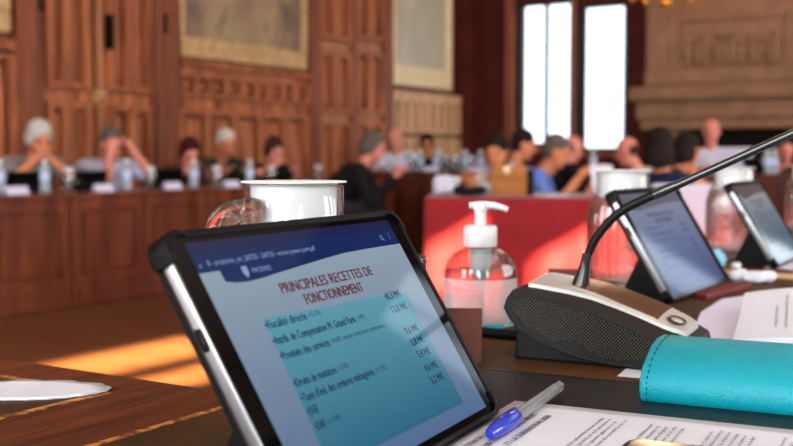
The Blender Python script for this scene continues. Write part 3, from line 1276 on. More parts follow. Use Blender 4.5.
    mb.face(mb.verts([uvt(.905 * SW + x, (1 - .085) * SH + y, ct) for x, y in ((.001, -.001), (.0024, -.0026), (.0028, -.0022), (.0014, -.0008))]))
    for k in (-1, 0, 1):
        mb.face(mb.verts([uvt(.955 * SW + x, (1 - .085) * SH + y + k * .0016, ct) for x, y in ((0, 0), (.0008, 0), (.0008, .0008), (0, .0008))]))
    mb.build('title_icon', M['pale'], sc_)
    return o


troot = Vector((-.302, .507, TZ + .0032))
tab = make_tablet(troot, RU, 'nearest and largest tablet, its slide of principal receipts filling the front')


def tablet_at(blpx, d, rz, label):
    """place by its lower left corner"""
    p = on(blpx[0], blpx[1], d)
    off = Vector((math.cos(rz), math.sin(rz), 0)) * (TW / 2)
    return dup(tab, Vector((p.x + off.x, p.y + off.y, TZ)), rz, label)


# ------------------------------------------------------------------ leather pad, paper, pen, phone
pp = at(479, 371)
pad = empty('desk_pad', (pp.x, pp.y, TZ), RU)
mb = MB()
mb.prism(rrect(-.52, -.60, 0, 0, .012), lambda a, b, c: Vector((a, b, c)), .0008, .0030, bev=.0006)
mb.build('pad', M['pad'], pad)
mb = MB()
for (x0, y0, x1, y1) in ((-.514, -.006, -.006, -.0054), (-.514, -.594, -.514 + .0006, -.006), (-.0066, -.594, -.006, -.006)):
    mb.box(x0, y0, .0030, x1, y1, .0032)
mb.build('stitching', M['black'], pad)
tag(pad, 'black leather desk pad under the printed sheet and pen', 'desk pad')
PADZ = TZ + .0030
# the tablet stands on the pad edge
tab.location.z = TZ + .0032
tablet2 = tablet_at((672, 304), 1.27, RU - R(6), 'tablet with bluish reflection-tinted screen directly behind the microphone unit')
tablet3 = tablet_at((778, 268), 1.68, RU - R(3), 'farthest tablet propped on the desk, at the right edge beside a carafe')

def dim(t, mats):  # recolours a screen copy: reflections and off-angle dimming put into the emission
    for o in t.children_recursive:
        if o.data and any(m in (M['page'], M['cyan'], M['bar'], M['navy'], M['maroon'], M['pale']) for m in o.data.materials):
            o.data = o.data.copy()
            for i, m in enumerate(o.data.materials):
                kx = {'slide_page_falloff': 0, 'slide_panel': 1, 'app_bar_blue': 2, 'status_bar_blue': 2}.get(m.name, 3)
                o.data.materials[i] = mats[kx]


dim(tablet2, [slide_mat('page_violet_reflect', srgb(150, 156, 182), srgb(52, 76, 136), .75), slide_mat('panel_violet_reflect', srgb(146, 160, 192), srgb(48, 78, 140), .75), emis('bar_grey_reflect', srgb(120, 122, 138), .6), emis('text_violet_dimmed', srgb(84, 92, 128), .7)])
dim(tablet3, [slide_mat('page_teal_reflect', srgb(170, 176, 178), srgb(20, 76, 108), .7), slide_mat('panel_teal_reflect', srgb(150, 170, 180), srgb(14, 66, 98), .7), emis('bar_brown_reflect', srgb(112, 104, 104), .6), emis('text_teal_dimmed', srgb(60, 100, 126), .7)])

pc = at(515, 403, PADZ)
sh = empty('printed_sheet', (pc.x, pc.y, PADZ + .0003), RU)
mb = MB()
nx, ny = 14, 20
g = [[None] * (ny + 1) for _ in range(nx + 1)]
for i in range(nx + 1):
    for j in range(ny + 1):
        a = -.21 * i / nx
        b = -.297 * j / ny
        g[i][j] = mb.bm.verts.new((a, b, .0012 * math.sin(i * .35) * math.sin(j * .3) + .0014))
mb.smooth = True
for i in range(nx):
    for j in range(ny):
        mb.face([g[i][j], g[i + 1][j], g[i + 1][j + 1], g[i][j + 1]])
shp = mb.build('sheet', M['paper'], sh)
mod = shp.modifiers.new('t', 'SOLIDIFY'); mod.thickness = .0004; mod.offset = -1
mb = MB()


def pg(a, b, c):
    """a from the sheet's left margin, b down from its head"""
    return Vector((-.21 + a, -.0 - b, .0031))


def pgt(a, b, c):
    return pg(a, -b, c)


y = .020
for s in ('CONVOCATION DE LA SÉANCE MUNICIPALE', 'DES CONTRIBUTIONS ENTRE LES VILLES', 'ET LA SUBVENTION 2020'):
    text_into(mb, s, .172, -y, .0046, pgt, .125 if len(s) > 30 else .080, 'r', .05)
    y += .0098
random.seed(5)
WORDS = 'le conseil municipal de la ville après en avoir délibéré vu le code général des collectivités territoriales les recettes de fonctionnement et dépenses la présente délibération sur le rapport du budget principal est approuvé par'.split()
y = .072
for blk in range(9):
    for ln in range(5 + blk % 3):
        s = ' '.join(random.choice(WORDS) for _ in range(11))
        last = ln == 4 + blk % 3
        text_into(mb, s[:34] if last else s, .028, -y, .0026, pgt, None if last else .150 + random.uniform(-.006, .004), 'l', .01)
        y += .0050
    y += .0075
    if y > .27:
        break
mb.build('printed_text', M['ink'], sh)
tag(sh, 'white printed text sheet lying on the black desk pad under the pen', 'paper')

# ball pen with blue cap
p0 = at(489, 434, PADZ + .008); p1 = at(559.5, 388, PADZ + .006)
d = p1 - p0
pen = empty('ball_pen', p0, math.atan2(d.y, d.x))
L = math.hypot(d.x, d.y)
X2 = Matrix.Rotation(PI / 2, 4, 'Y')
mb = MB(); mb.smooth = True
mb.lathe([(0, 0), (.0024, .0004), (.0036, .003), (.0050, .012), (.0058, .026), (.0060, .047), (.0052, .049), (0, .049)], 20, X2)
cp = mb.build('pen_cap', pbr('blue_plastic', srgb(28, 44, 176), 0.22, coat=0.4), pen, sharp=50)
mb = MB()
mb.box(.022, -.0012, .0048, .050, .0012, .0062, bev=.0004)
mb.build('pen_clip', bpy.data.materials['blue_plastic'], cp)
mb = MB()
mb.lathe([(.0043, .050), (.0043, L - .006), (.0041, L - .001), (.0026, L), (0, L)], 6, X2)
mb.build('barrel', pbr('pen_plastic', srgb(222, 224, 228), 0.12, trans=.72, ior=1.25), pen)
mb = MB(); mb.smooth = True
mb.lathe([(.0011, .050), (.0011, L - .040), (0, L - .040)], 8, X2)
mb.build('refill', pbr('ink_refill', srgb(28, 30, 70), 0.3), pen)
mb = MB(); mb.smooth = True
mb.lathe([(.0030, L - .007), (.0030, L - .002), (.0018, L - .0006), (0, L - .0006)], 12, X2)
mb.build('end_plug', pbr('grey_plug', srgb(70, 68, 66), 0.3), pen)
pen.location.z = PADZ + .0075
tag(pen, 'clear ball pen with a blue cap lying across the printed sheet', 'pen')

# phone
pc = at(630, 441, PADZ + .009)
ph = empty('smartphone', (pc.x, pc.y, PADZ + .0034), RU)
fp_ = lambda a, b, c: Vector((a, b, c))
mb = MB(); mb.smooth = True
mb.prism(rrect(-.072, -.150, 0, 0, .009), fp_, 0, .0072, bev=.0016)
mb.build('body', pbr('phone_gold', srgb(190, 150, 110), 0.25, 1.0), ph, sharp=50)
mb = MB()
mb.prism(rrect(-.0712, -.1492, -.0008, -.0008, .0083), fp_, .0072, .0078)
mb.build('glass_front', M['black_gloss'], ph)
mb = MB()
mb.prism(rrect(-.0695, -.1470, -.0028, -.0035, .0065), fp_, .0078, .0080)
mb.build('display', pbr('phone_display', (0.02, 0.018, 0.016, 1), 0.04, coat=1.0), ph)
tag(ph, 'smartphone with glossy gold-rimmed screen lying on the printed sheet, bottom edge', 'smartphone')

# turquoise case
pc = at(641, 404)
cs = empty('glasses_case', (pc.x, pc.y, TZ + .0005), RU)
prof = [(.0, 0), (-.0055, .005), (-.0078, .012), (-.0066, .019), (.001, .0262), (.014, .0328), (.030, .0370), (.048, .0396), (.065, .0400), (.080, .0365), (.090, .027), (.093, .012), (.088, 0)]
mb = MB(); mb.smooth = True
LS = .185
mb.prism(prof, lambda a, b, c: Vector((a, -c, b)), 0, LS, bev=.0018)
mb.build('case_body', M['teal'], cs, sharp=60)
mb = MB(); mb.smooth = True
run = prof[:10]
dense = []
for a, b in zip(run, run[1:]):
    for k in range(4):
        dense.append((a[0] + (b[0] - a[0]) * k / 4, a[1] + (b[1] - a[1]) * k / 4))
for i in range(0, len(dense) - 1, 2):
    (a0, b0), (a1, b1) = dense[i], dense[i + 1]
    nrm = Vector((-(b1 - b0), 0, (a1 - a0))); nrm = nrm.normalized() if nrm.length else nrm
    off = nrm * .0004
    mb.tube([Vector((a0, -.0055, b0)) + off, Vector((a1, -.0055, b1)) + off], .00042, 6)
mb.build('stitching', M['thread'], cs)
tag(cs, 'turquoise grained leather glasses case in front of the microphone unit', 'glasses case')
# slip of paper under the case
mb = MB()
zz = TZ + .0004
mb.prism([tuple(at(px, py).xy) for px, py in ((617, 377), (636, 361), (700, 358), (700, 384))], lambda a, b, c: Vector((a, b, zz + c)), 0, .0003)
tag(mb.build('paper_slip', M['paper']), 'white slip of paper poking out from under the turquoise case', 'paper')

# ------------------------------------------------------------------ MICROPHONE UNIT
pm = at(512, 360)
mic = empty('microphone_unit', (pm.x, pm.y, TZ), RU)
MW = .084


def ms(s, z, x):      # s towards the seat, z up, x across
    return Vector((x, -s, z))


def interp(tab, s):
    if s <= tab[0][0]:
        return tab[0][1]
    for (a, za), (b, zb_) in zip(tab, tab[1:]):
        if s <= b:
            return za + (zb_ - za) * (s - a) / (b - a)
    return tab[-1][1]


bot = [(-.0072, .0455), (-.003, .0369), (.0053, .0277), (.0195, .0199), (.0396, .0119), (.0607, .0059), (.0905, .0022), (.115, .0022), (.135, .006), (.147, .012), (.153, .0175)]
shoulder = [(-.0072, .0475), (-.0052, .0555), (.001, .0572), (.0192, .0562), (.0392, .0530), (.0603, .0482), (.071, .0445), (.09, .0382), (.1086, .0312), (.1276, .0235), (.147, .0195), (.153, .0185)]
crest = [(-.0072, .050), (-.004, .0600), (.004, .0632), (.0127, .0632), (.0477, .0588), (.067, .0552), (.0869, .0495), (.108, .0425), (.1263, .0355), (.1419, .0305), (.153, .0255)]
DOME = .0035
mb = MB()
mb.prism([(.0, 0), (.0015, .028), (.006, .044), (.04, .046), (.09, .034), (.135, .018), (.142, 0)], lambda a, b, c: ms(a, b, c), .004, MW - .004, bev=.003)
mb.build('base', M['black'], mic)


def top_x(s, x):
    """height of the upper skin at s, x"""
    w = max(0.0, min(1.0, x / .012))
    z = interp(shoulder, s) * (1 - w) + interp(crest, s) * w
    t = max(0.0, min(1.0, (x - .012) / (MW - .020)))
    return z + DOME * math.sin(PI * min(1, t * .62)) * min(1, max(0, (.153 - s) / .03)) * min(1, max(0, (s + .0072) / .02)) - max(0, x - (MW - .008)) * .8


mb = MB(); mb.smooth = True
S_ = [-.0072, -.0060, -.004, 0, .006] + [.012 + .0047 * i for i in range(28)] + [.1475, .1505, .153]
X_ = [0, .006, .012, .022, .035, .05, .065, MW - .008, MW - .003, MW]
rows_ = []
for s in S_:
    zb_ = interp(bot, s)
    ring = [ms(s, zb_, 0)] + [ms(s, max(zb_ + .0005, top_x(s, x)), x) for x in X_] + [ms(s, zb_, MW)]
    rows_.append([mb.bm.verts.new(p) for p in ring])
for a, b in zip(rows_, rows_[1:]):
    for q in range(len(a)):
        mb.face([a[q], a[(q + 1) % len(a)], b[(q + 1) % len(a)], b[q]])
mb.face(rows_[0][::-1]); mb.face(rows_[-1])
shell = mb.build('shell', pbr('charcoal_plastic', srgb(27, 27, 28), 0.45, bump=.12, bscale=1500), mic, sharp=42)
gr = [(.0012, .0550), (-.0010, .0488), (.001, .042), (.0093, .0332), (.0195, .0277), (.0315, .0211), (.0380, .0190), (.0410, .0192), (.0455, .0207), (.0605, .0193), (.0655, .0180), (.0704, .0133), (.0761, .0094), (.0904, .0076), (.1073, .0085), (.121, .0120), (.1300, .0160), (.1276, .0200), (.1194, .0252), (.1086, .0298), (.09, .0367), (.071, .0430), (.0603, .0468), (.0392, .0516), (.0192, .0549)]
mb = MB()
g1 = mb.verts([ms(a, b, -.0006) for a, b in gr]); mb.face(g1)
g2 = mb.verts([ms(a, b, .002) for a, b in gr]); mb.face(g2[::-1])
for i in range(len(gr)):
    mb.face([g1[i], g1[(i + 1) % len(gr)], g2[(i + 1) % len(gr)], g2[i]])
mb.build('grille', M['grille'], shell)
# raised lip of the side frame under the grille
mb = MB(); mb.smooth = True
lip = [ms(s, interp(bot, s) + .0012, .0002) for s in [-.0072 + .16 * i / 60 for i in range(61)]]
mb.tube(lip, .0014, 8)
mb.build('frame_lip', shell.data.materials[0], shell)


def top_patch(name, m, s0, s1, xf, lift, ns=44, nx=8):
    mb = MB(); mb.smooth = True
    up, dn = [], []
    for i in range(ns + 1):
        s = s0 + (s1 - s0) * i / ns
        xa, xb = xf(i / ns)
        up.append([mb.bm.verts.new(ms(s, top_x(s, xa + (xb - xa) * j / nx) + lift, xa + (xb - xa) * j / nx)) for j in range(nx + 1)])
        dn.append([mb.bm.verts.new(ms(s, top_x(s, xa + (xb - xa) * j / nx) - .0012, xa + (xb - xa) * j / nx)) for j in range(nx + 1)])
    for i in range(ns):
        for j in range(nx):
            mb.face([up[i][j], up[i][j + 1], up[i + 1][j + 1], up[i + 1][j]])
            mb.face([dn[i][j], dn[i + 1][j], dn[i + 1][j + 1], dn[i][j + 1]])
        mb.face([up[i][0], up[i + 1][0], dn[i + 1][0], dn[i][0]])
        mb.face([up[i][nx], dn[i][nx], dn[i + 1][nx], up[i + 1][nx]])
    for j in range(nx):
        mb.face([up[0][j], dn[0][j], dn[0][j + 1], up[0][j + 1]])
        mb.face([up[ns][j], up[ns][j + 1], dn[ns][j + 1], dn[ns][j]])
    return mb.build(name, m, shell, sharp=45)


top_patch('ribbed_strip', M['ribbed'], .001, .146, lambda t: (.0006, .0112), .0005)
top_patch('silver_trim', M['silver_paint'], .0105, .146, lambda t: (.0112 + .004 * max(0, (t - .9) * 10) ** 2, MW - .011 - .010 * max(0, (t - .9) * 10) ** 2), .0036)
top_patch('top_plate', pbr('bronze_plate', srgb(150, 116, 96), 0.26, 0.9), .0465, .122, lambda t: (.0255 - .0095 * min(1, t * 1.6), MW - .013), .0044)
mb = MB(); mb.smooth = True
s = .1335; bx_ = .036
zc = top_x(s, bx_) + .0036
slope = math.atan2(top_x(s + .006, bx_) - top_x(s - .006, bx_), .012)
Mb = Matrix.Translation(ms(s, zc, bx_)) @ Matrix.Rotation(-slope, 4, 'X') @ Matrix.Scale(2.0, 4, (1, 0, 0))
mb.lathe([(.0048, 0), (.0080, 0), (.0082, .0008), (.0074, .0013), (.0054, .0013), (.0048, .0008)], 28, Mb, closed=True)
btn = mb.build('button_ring', M['black_shiny'], shell, sharp=40)
mb = MB(); mb.smooth = True
mb.lathe([(0, 0), (.0048, 0), (.0046, .0009), (0, .0011)], 24, Mb)
mb.build('button', M['silver_paint'], btn)
# gooseneck
GX = .035
g0 = [(0.0556, 0.0882), (0.059, 0.0988), (0.0672, 0.1121), (0.0788, 0.1251), (0.0904, 0.1333), (0.1017, 0.1386), (0.1129, 0.144)]
gpts = []
for (a, b), (c, d_) in zip(g0, g0[1:]):
    for q in range(4):
        gpts.append(ms(a + (c - a) * q / 4, b + (d_ - b) * q / 4, GX))
gpts.append(ms(*g0[-1], GX))
for _ in range(5):
    gpts = [gpts[0]] + [(gpts[i - 1] + gpts[i] * 2 + gpts[i + 1]) / 4 for i in range(1, len(gpts) - 1)] + [gpts[-1]]
mb = MB(); mb.smooth = True
ax = (Vector(ms(*(0.0547, 0.0858), GX)) - Vector(ms(*(0.0492, 0.0599), GX)))
Lx = ax.length
Mn = Matrix.Translation(ms(*(0.0492, 0.0599), GX)) @ ax.to_track_quat('Z', 'Y').to_matrix().to_4x4()
mb.lathe([(.0086, -.004), (.0084, .001), (.0078, .005), (.0066, Lx * .45), (.0050, Lx * .8), (.0046, Lx), (.0046, Lx + .007), (0, Lx + .007)], 24, Mn)
mb.build('neck_base', M['black_shiny'], mic, sharp=50)
mb = MB(); mb.smooth = True
mb.tube(gpts, [.0037 + .0002 * (i % 2) for i in range(len(gpts))], 14)
mb.build('gooseneck', M['black'], mic)
mb = MB(); mb.smooth = True
q0, q1, q2 = ms(*(0.1129, 0.144), GX), ms(*(0.1344, 0.1534), GX), ms(*(0.2225, 0.1948), GX)
e3 = q2 + (q2 - q1).normalized() * .10
mb.tube([q0, q0 + (q1 - q0) * .3, q0 + (q1 - q0) * .6, q1, q2, e3], [.0046, .0046, .0043, .0036, .0033, .0033], 16)
mb.build('rigid_stem', M['black_shiny'], mic, sharp=50)
mb = MB(); mb.smooth = True
dd = (e3 - q2).normalized()
mb.cap(e3, e3 + dd * .045, .0075, .0075, 16)
mb.build('microphone_head', M['black_soft'], mic)
tag(mic, 'black conference microphone unit with mesh speaker and curved gooseneck', 'microphone')
# cable behind the sanitizer
mb = MB(); mb.smooth = True
pts = [at(*q) + Vector((0, 0, .0055)) for q in ((556, 340), (525, 342), (505, 340), (488, 338), (470, 336), (452, 330))]
sm = []
for a, b in zip(pts, pts[1:]):
    for q in range(4):
        sm.append(a + (b - a) * q / 4)
sm.append(pts[-1])
for _ in range(3):
    sm = [sm[0]] + [(sm[i - 1] + sm[i] * 2 + sm[i + 1]) / 4 for i in range(1, len(sm) - 1)] + [sm[-1]]
mb.tube(sm, .0048, 10)
tag(mb.build('microphone_cable', M['black_soft']), 'thick black cable on the desk between microphone unit and sanitizer bottle', 'cable')

# ------------------------------------------------------------------ SANITIZER
ps = at(480, 329)
sn = empty('sanitizer_bottle', (ps.x, ps.y, TZ + .0005), YAW)
mb = MB(); mb.smooth = True
out = [(0, .001), (.030, 0), (.0352, .003), (.0372, .008), (.0374, .054), (.0366, .062), (.0335, .070), (.0280, .0765), (.0215, .0805), (.0165, .0825), (.0150, .0835), (.0150, .092), (.0138, .092), (.0138, .083)]
inn = [(.0160, .0812), (.0210, .0790), (.0272, .075), (.0322, .0690), (.0352, .0615), (.0360, .054), (.0358, .009), (.0335, .0045), (.029, .0025), (0, .0025)]
mb.lathe(out + inn, 40)
bt = mb.build('bottle', M['pet'], sn)
mb = MB(); mb.smooth = True
mb.lathe([(0, .0035), (.0330, .0050), (.0353, .010), (.0353, .054), (.0345, .0605), (0, .0608)], 40)
mb.build('gel', thin('clear_gel', (0.93, 0.955, 0.96, 1), .3, 1.12, 1.0, 1.1), bt)
M['label_white'] = pbr('label_translucent', srgb(232, 232, 232), 0.5)
nt = M['label_white'].node_tree
b_ = nt.nodes['Principled BSDF']
b_.inputs['Alpha'].default_value = 0.38
M['label_pink'] = pbr('label_pink', srgb(226, 150, 156), 0.5)
M['label_teal'] = pbr('label_teal', srgb(20, 150, 170), 0.5)
M['label_grey'] = pbr('label_grey', srgb(160, 168, 172), 0.5)


def cyl_patch(mb, r, a0, a1, z0, z1, n=10):
    """curved strip on the bottle, angles measured from the side facing local -y"""
    lo = []; hi = []
    for i in range(n + 1):
        a = a0 + (a1 - a0) * i / n
        lo.append(mb.bm.verts.new((r * math.sin(a), -r * math.cos(a), z0)))
        hi.append(mb.bm.verts.new((r * math.sin(a), -r * math.cos(a), z1)))
    for i in range(n):
        mb.face([lo[i], lo[i + 1], hi[i + 1], hi[i]])


mb = MB(); mb.smooth = True
cyl_patch(mb, .03765, R(-88), R(88), .006, .0535, 40)
lb = mb.build('label', M['label_white'], bt)
mb = MB()
rl = .0378
for (a0, a1, z0, z1) in ((-72, 2, .044, .0465), (-74, -4, .0395, .0425), (-70, -8, .037, .0375)):
    a = a0
    while a < a1:
        w = random.uniform(3, 8)
        cyl_patch(mb, rl, R(a), R(min(a + w, a1)), z0, z1, 2)
        a += w + 1.4
a = 0
for i in range(20):
    t0, t1 = 2 * PI * i / 20, 2 * PI * (i + 1) / 20
    mb.face([mb.bm.verts.new((rl * math.sin(R(20) + r * math.cos(t) / rl), -rl * math.cos(R(20) + r * math.cos(t) / rl), .0415 + r * math.sin(t))) for r, t in ((.0020, t0), (.0034, t0), (.0034, t1), (.0020, t1))])
mb.build('label_print_pink', M['label_pink'], lb)
mb = MB()
for j in range(9):
    z = .033 - j * .0024
    a = -72 + random.uniform(0, 3)
    while a < (-8 if j < 3 else 12):
        w = random.uniform(2, 7)
        cyl_patch(mb, rl, R(a), R(a + w), z, z + .0011, 2)
        a += w + 1.6
mb.build('label_print_grey', M['label_grey'], lb)
mb = MB(); mb.smooth = True
cyl_patch(mb, rl, R(0), R(34), .0055, .0095, 8)
cyl_patch(mb, rl, R(46), R(80), .007, .0115, 8)
cyl_patch(mb, rl, R(-60), R(-6), .006, .008, 8)
mb.build('label_print_teal', M['label_teal'], lb)
mb = MB(); mb.smooth = True
mb.lathe([(0, .0845), (.0160, .0845), (.0168, .0855), (.0168, .104), (.0155, .106), (.0085, .1065), (0, .1065)], 40, rmod=lambda t, z, r: 1 + (.012 * math.cos(32 * t) if r > .016 else 0))
pu = mb.build('pump_collar', M['frost'], sn, sharp=50)
mb = MB(); mb.smooth = True
mb.lathe([(0, .106), (.0058, .106), (.0058, .121), (.0072, .1215), (.0072, .1275), (.006, .129), (0, .1292)], 24)
mb.tube([(-.0115, 0, .1262), (-.004, 0, .1268), (.004, 0, .1268), (.014, -.001, .1262), (.022, -.002, .1243), (.0275, -.003, .1222)], [.0030, .0036, .0040, .0036, .0030, .0026], 12)
mb.build('pump_head', M['frost'], pu, sharp=50)
mb = MB(); mb.smooth = True
mb.lathe([(0, .050), (.0075, .0515), (.0078, .056), (.0108, .064), (.0108, .082), (0, .082)], 20)
mb.tube([(0, 0, .05), (.001, 0, .03), (.003, 0, .006)], .0022, 8)
mb.build('dip_tube', M['frost'], pu)
tag(sn, 'clear pump bottle of hand gel on the desk before the red cloth', 'bottle')

# ------------------------------------------------------------------ CARAFES
def flute(t, z, r):
    w = max(0, min(1, (z - .012) / .01)) * max(0, min(1, (.112 - z) / .014))
    return 1 + .06 * w * abs(math.cos(13 * t)) - .035 * w


def make_carafe(loc, rz, label, group):
    o = empty('carafe', loc, rz)
    tag(o, label, 'carafe', group)
    mb = MB(); mb.smooth = True
    prof = [(0, .0006), (.036, 0), (.041, .003), (.0445, .010), (.046, .024), (.0462, .06), (.0458, .095), (.0440, .109), (.0405, .119), (.0370, .127), (.0356, .133), (.0354, .1545), (.0340, .1555), (.0326, .1545),
            (.0326, .133), (.0342, .126), (.0378, .1175), (.0412, .108), (.0428, .095), (.0432, .06), (.0430, .024), (.0415, .013), (.036, .009), (0, .009)]
    mb.lathe(prof, 208, rmod=lambda t, z, r: flute(t, z, r) if r > .0435 else 1)
    mb.bm.faces.ensure_lookup_table()
    for f in mb.bm.faces:
        if f.calc_center_median().z > .1185:
            f.material_index = 1
    g_ = mb.build('glass_body', [M['glass'], M['glass_neck']], o)
    mb = MB(); mb.smooth = True
    pts = [(0, -.0350, .136), (0, -.047, .1385), (0, -.061, .137), (0, -.068, .130), (0, -.0705, .117), (0, -.0695, .100), (0, -.066, .080), (0, -.060, .062), (0, -.0475, .050)]
    fine = []
    for a, b in zip(pts, pts[1:]):
        for q in range(3):
            fine.append(Vector(a) + (Vector(b) - Vector(a)) * q / 3)
    fine.append(Vector(pts[-1]))
    for _ in range(2):
        fine = [fine[0]] + [(fine[i - 1] + fine[i] * 2 + fine[i + 1]) / 4 for i in range(1, len(fine) - 1)] + [fine[-1]]
    mb.tube(fine, [.0085 if 2 < i < len(fine) - 3 else .0105 for i in range(len(fine))], 16)
    mb.build('handle', M['glass_solid'], o)
    mb = MB(); mb.smooth = True
    mb.lathe([(0, .122), (.0295, .122), (.0305, .124), (.0310, .1566), (.0374, .1568), (.0378, .1574), (.0375, .1581), (.0300, .1583), (0, .1582)], 48)
    mb.build('lid', M['white_plastic'], o, sharp=40)
    return o


cpos = on(294, 200, .772)
car = make_carafe((cpos.x, cpos.y, TZ + .0006), YAW + R(-43), 'glass carafe with white lid directly behind the nearest tablet', 'carafes on the near desks')
c2 = at(621, 287.5)
dup(car, (c2.x, c2.y, TZ + .0006), YAW + R(150), 'ribbed glass carafe with white lid between gooseneck and red cloth')
c3 = at(732, 256)
dup(car, (c3.x, c3.y, TZ + .0006), YAW + R(175), 'ribbed glass carafe with white lid just left of the farthest tablet')
c4 = at(806, 233)
dup(car, (c4.x, c4.y, TZ + .0006), YAW + R(120), 'glass carafe cut off by the right picture edge')

# tumbler behind the tablet
tp = on(387, 300, .93)
mb = MB(); mb.smooth = True
mb.lathe([(0, .0006), (.026, 0), (.0285, .004), (.0350, .088), (.0343, .0895), (.0334, .088), (.0272, .009), (.024, .007), (0, .007)], 40, cx=0, cy=0)
o = mb.build('tumbler', M['glass'])
o.location = (tp.x, tp.y, TZ + .0006)
tag(o, 'drinking glass whose rim peeks out right of the nearest tablet', 'glass')


# leather name stands
def leather_stand(right_px, d, rz, label):
    o = empty('leather_stand', Vector((*on(right_px, 330, d).xy, TZ)), rz)
    mb = MB()
    q = [(-.013, 0), (-.0105, 0), (-.0008, .0405), (.0008, .0405), (.0105, 0), (.013, 0), (.0022, .0455), (-.0022, .0455)]
    mb.prism(q, lambda a, b, c: Vector((c, a, b)), -.052, 0, bev=.0006)
    mb.build('folded_card', M['brown_leather'], o)
    return tag(o, label, 'name stand')


leather_stand(482, .925, YAW - R(4), 'brown leather tent stand between nearest tablet and sanitizer bottle')
leather_stand(592, 1.26, YAW - R(4), 'brown leather tent stand half hidden behind the microphone unit')

# ------------------------------------------------------------------ things further along the desk
mb = MB()
poly = [tuple(at(*q).xy) for q in ((690, 340), (701, 313), (722, 300), (772, 293), (800, 318), (770, 345))]
mb.prism(poly, lambda a, b, c: Vector((a, b, TZ + .0008 + c)), 0, .0006)
tag(mb.build('loose_sheet', M['paper_lilac']), 'pale loose sheet flat on the desk between the second tablet and the open book', 'paper')

P00 = at(733, 344); P01 = at(748, 300)
bk = empty('open_book', (P00.x, P00.y, TZ + .0018))
vdir = Vector((P01.x - P00.x, P01.y - P00.y, 0)).normalized()
ndir = Vector((vdir.y, -vdir.x, 0))
LB = .235


def bkz(t, s):
    return .004 + .015 * t ** 1.5 + .010 * math.sin(PI * min(1, s / .17)) * (.4 + .6 * t)


mb = MB(); mb.smooth = True
nb, na = 14, 12
top = [[mb.bm.verts.new(vdir * (LB * i / nb) + ndir * (.17 * j / na) + Vector((0, 0, bkz(i / nb, .17 * j / na)))) for j in range(na + 1)] for i in range(nb + 1)]
bot = [[mb.bm.verts.new(vdir * (LB * i / nb) + ndir * (.17 * j / na)) for j in range(na + 1)] for i in range(nb + 1)]
for i in range(nb):
    for j in range(na):
        mb.face([top[i][j], top[i][j + 1], top[i + 1][j + 1], top[i + 1][j]])
        mb.face([bot[i][j], bot[i + 1][j], bot[i + 1][j + 1], bot[i][j + 1]])
for i in range(nb):
    mb.face([top[i][0], top[i + 1][0], bot[i + 1][0], bot[i][0]])
    mb.face([top[i][na], bot[i][na], bot[i + 1][na], top[i + 1][na]])
for j in range(na):
    mb.face([top[0][j], bot[0][j], bot[0][j + 1], top[0][j + 1]])
    mb.face([top[nb][j], top[nb][j + 1], bot[nb][j + 1], bot[nb][j]])
mb.build('page_block', M['paper'], bk, sharp=50)
mb = MB()


def bkp(a, b, c):
    s = min(.17, max(0, b))
    t = min(1, max(0, a / LB))
    return vdir * a + ndir * s + Vector((0, 0, bkz(t, s) + .0005))


for r_ in range(12):
    s = ' '.join(random.choice(WORDS) for _ in range(9))
    text_into(mb, s, .05, -(.038 + r_ * .0095), .0036, lambda a, b, c: bkp(a, -b, c), .15 if r_ % 4 else .10, 'l')
mb.build('printed_text', M['ink'], bk)
tag(bk, 'open white book with printed page behind the turquoise case', 'book')

mb = MB()
poly = [tuple(at(*q).xy) for q in ((690, 297), (742, 285), (752, 288.5), (706, 301))]
mb.prism(poly, lambda a, b, c: Vector((a, b, TZ + .0008 + c)), 0, .006, bev=.001)
tag(mb.build('red_booklet', pbr('dark_red_cover', srgb(104, 34, 36), 0.5)), 'dark red booklet lying between second tablet and open book', 'booklet')
mb = MB()
poly = [tuple(at(*q).xy) for q in ((714, 271.5), (800, 277), (800, 280), (714, 274.8))]
mb.prism(poly, lambda a, b, c: Vector((a, b, TZ + .0008 + c)), 0, .003)
tag(mb.build('ruler', pbr('pale_wood', srgb(206, 172, 130), 0.5)), 'pale wooden ruler lying in front of the farthest tablet', 'ruler')
mb = MB(); mb.smooth = True
c = at(708, 271)
random.seed(11)
for i in range(9):
    a = i / 8
    mb.ell((c.x + .036 * (a - .5) * cY, c.y + .036 * (a - .5) * sY, TZ + .014 + .006 * math.sin(i * 1.9)), .010, .012, .014 + .004 * (i % 2), 10, jit=.06)
link = link_mesh('face_mask', remeshed(mb, .0025, 3), pbr('mask_blue', srgb(126, 186, 214), 0.8))
tag(link, 'crumpled light blue face mask on the desk right of the second tablet', 'face mask')
mb = MB(); mb.smooth = True
c = at(736, 270)
mb.lathe([(0, 0), (.0075, 0), (.0075, .009), (.006, .011), (0, .011)], 18)
o = mb.build('bottle_cap', M['white_plastic']); o.location = (c.x, c.y, TZ + .0006)
tag(o, 'small white bottle cap beside the pale ruler', 'bottle cap')
mb = MB(); mb.smooth = True
c = at(752, 283)
for i in range(7):
    mb.ell((c.x + random.uniform(-.022, .022), c.y + random.uniform(-.012, .012), TZ + .010), .014, .012, .009, 8, jit=.15)
tag(link_mesh('tissue', remeshed(mb, .003, 2), M['paper']), 'crumpled white tissue in front of the pale ruler', 'tissue')
mb = MB()
poly = [tuple(at(*q).xy) for q in ((764, 268.5), (785, 262), (810, 264), (806, 271))]
mb.prism(poly, lambda a, b, c: Vector((a, b, TZ + .0008 + c)), 0, .001)
tag(mb.build('note_sheet', M['paper_lilac']), 'small pale sheet at the foot of the farthest tablet', 'paper')

# doily on the left desk
def camxy(r, d):
    return Vector((r * cY - d * sY, r * sY + d * cY, 0))


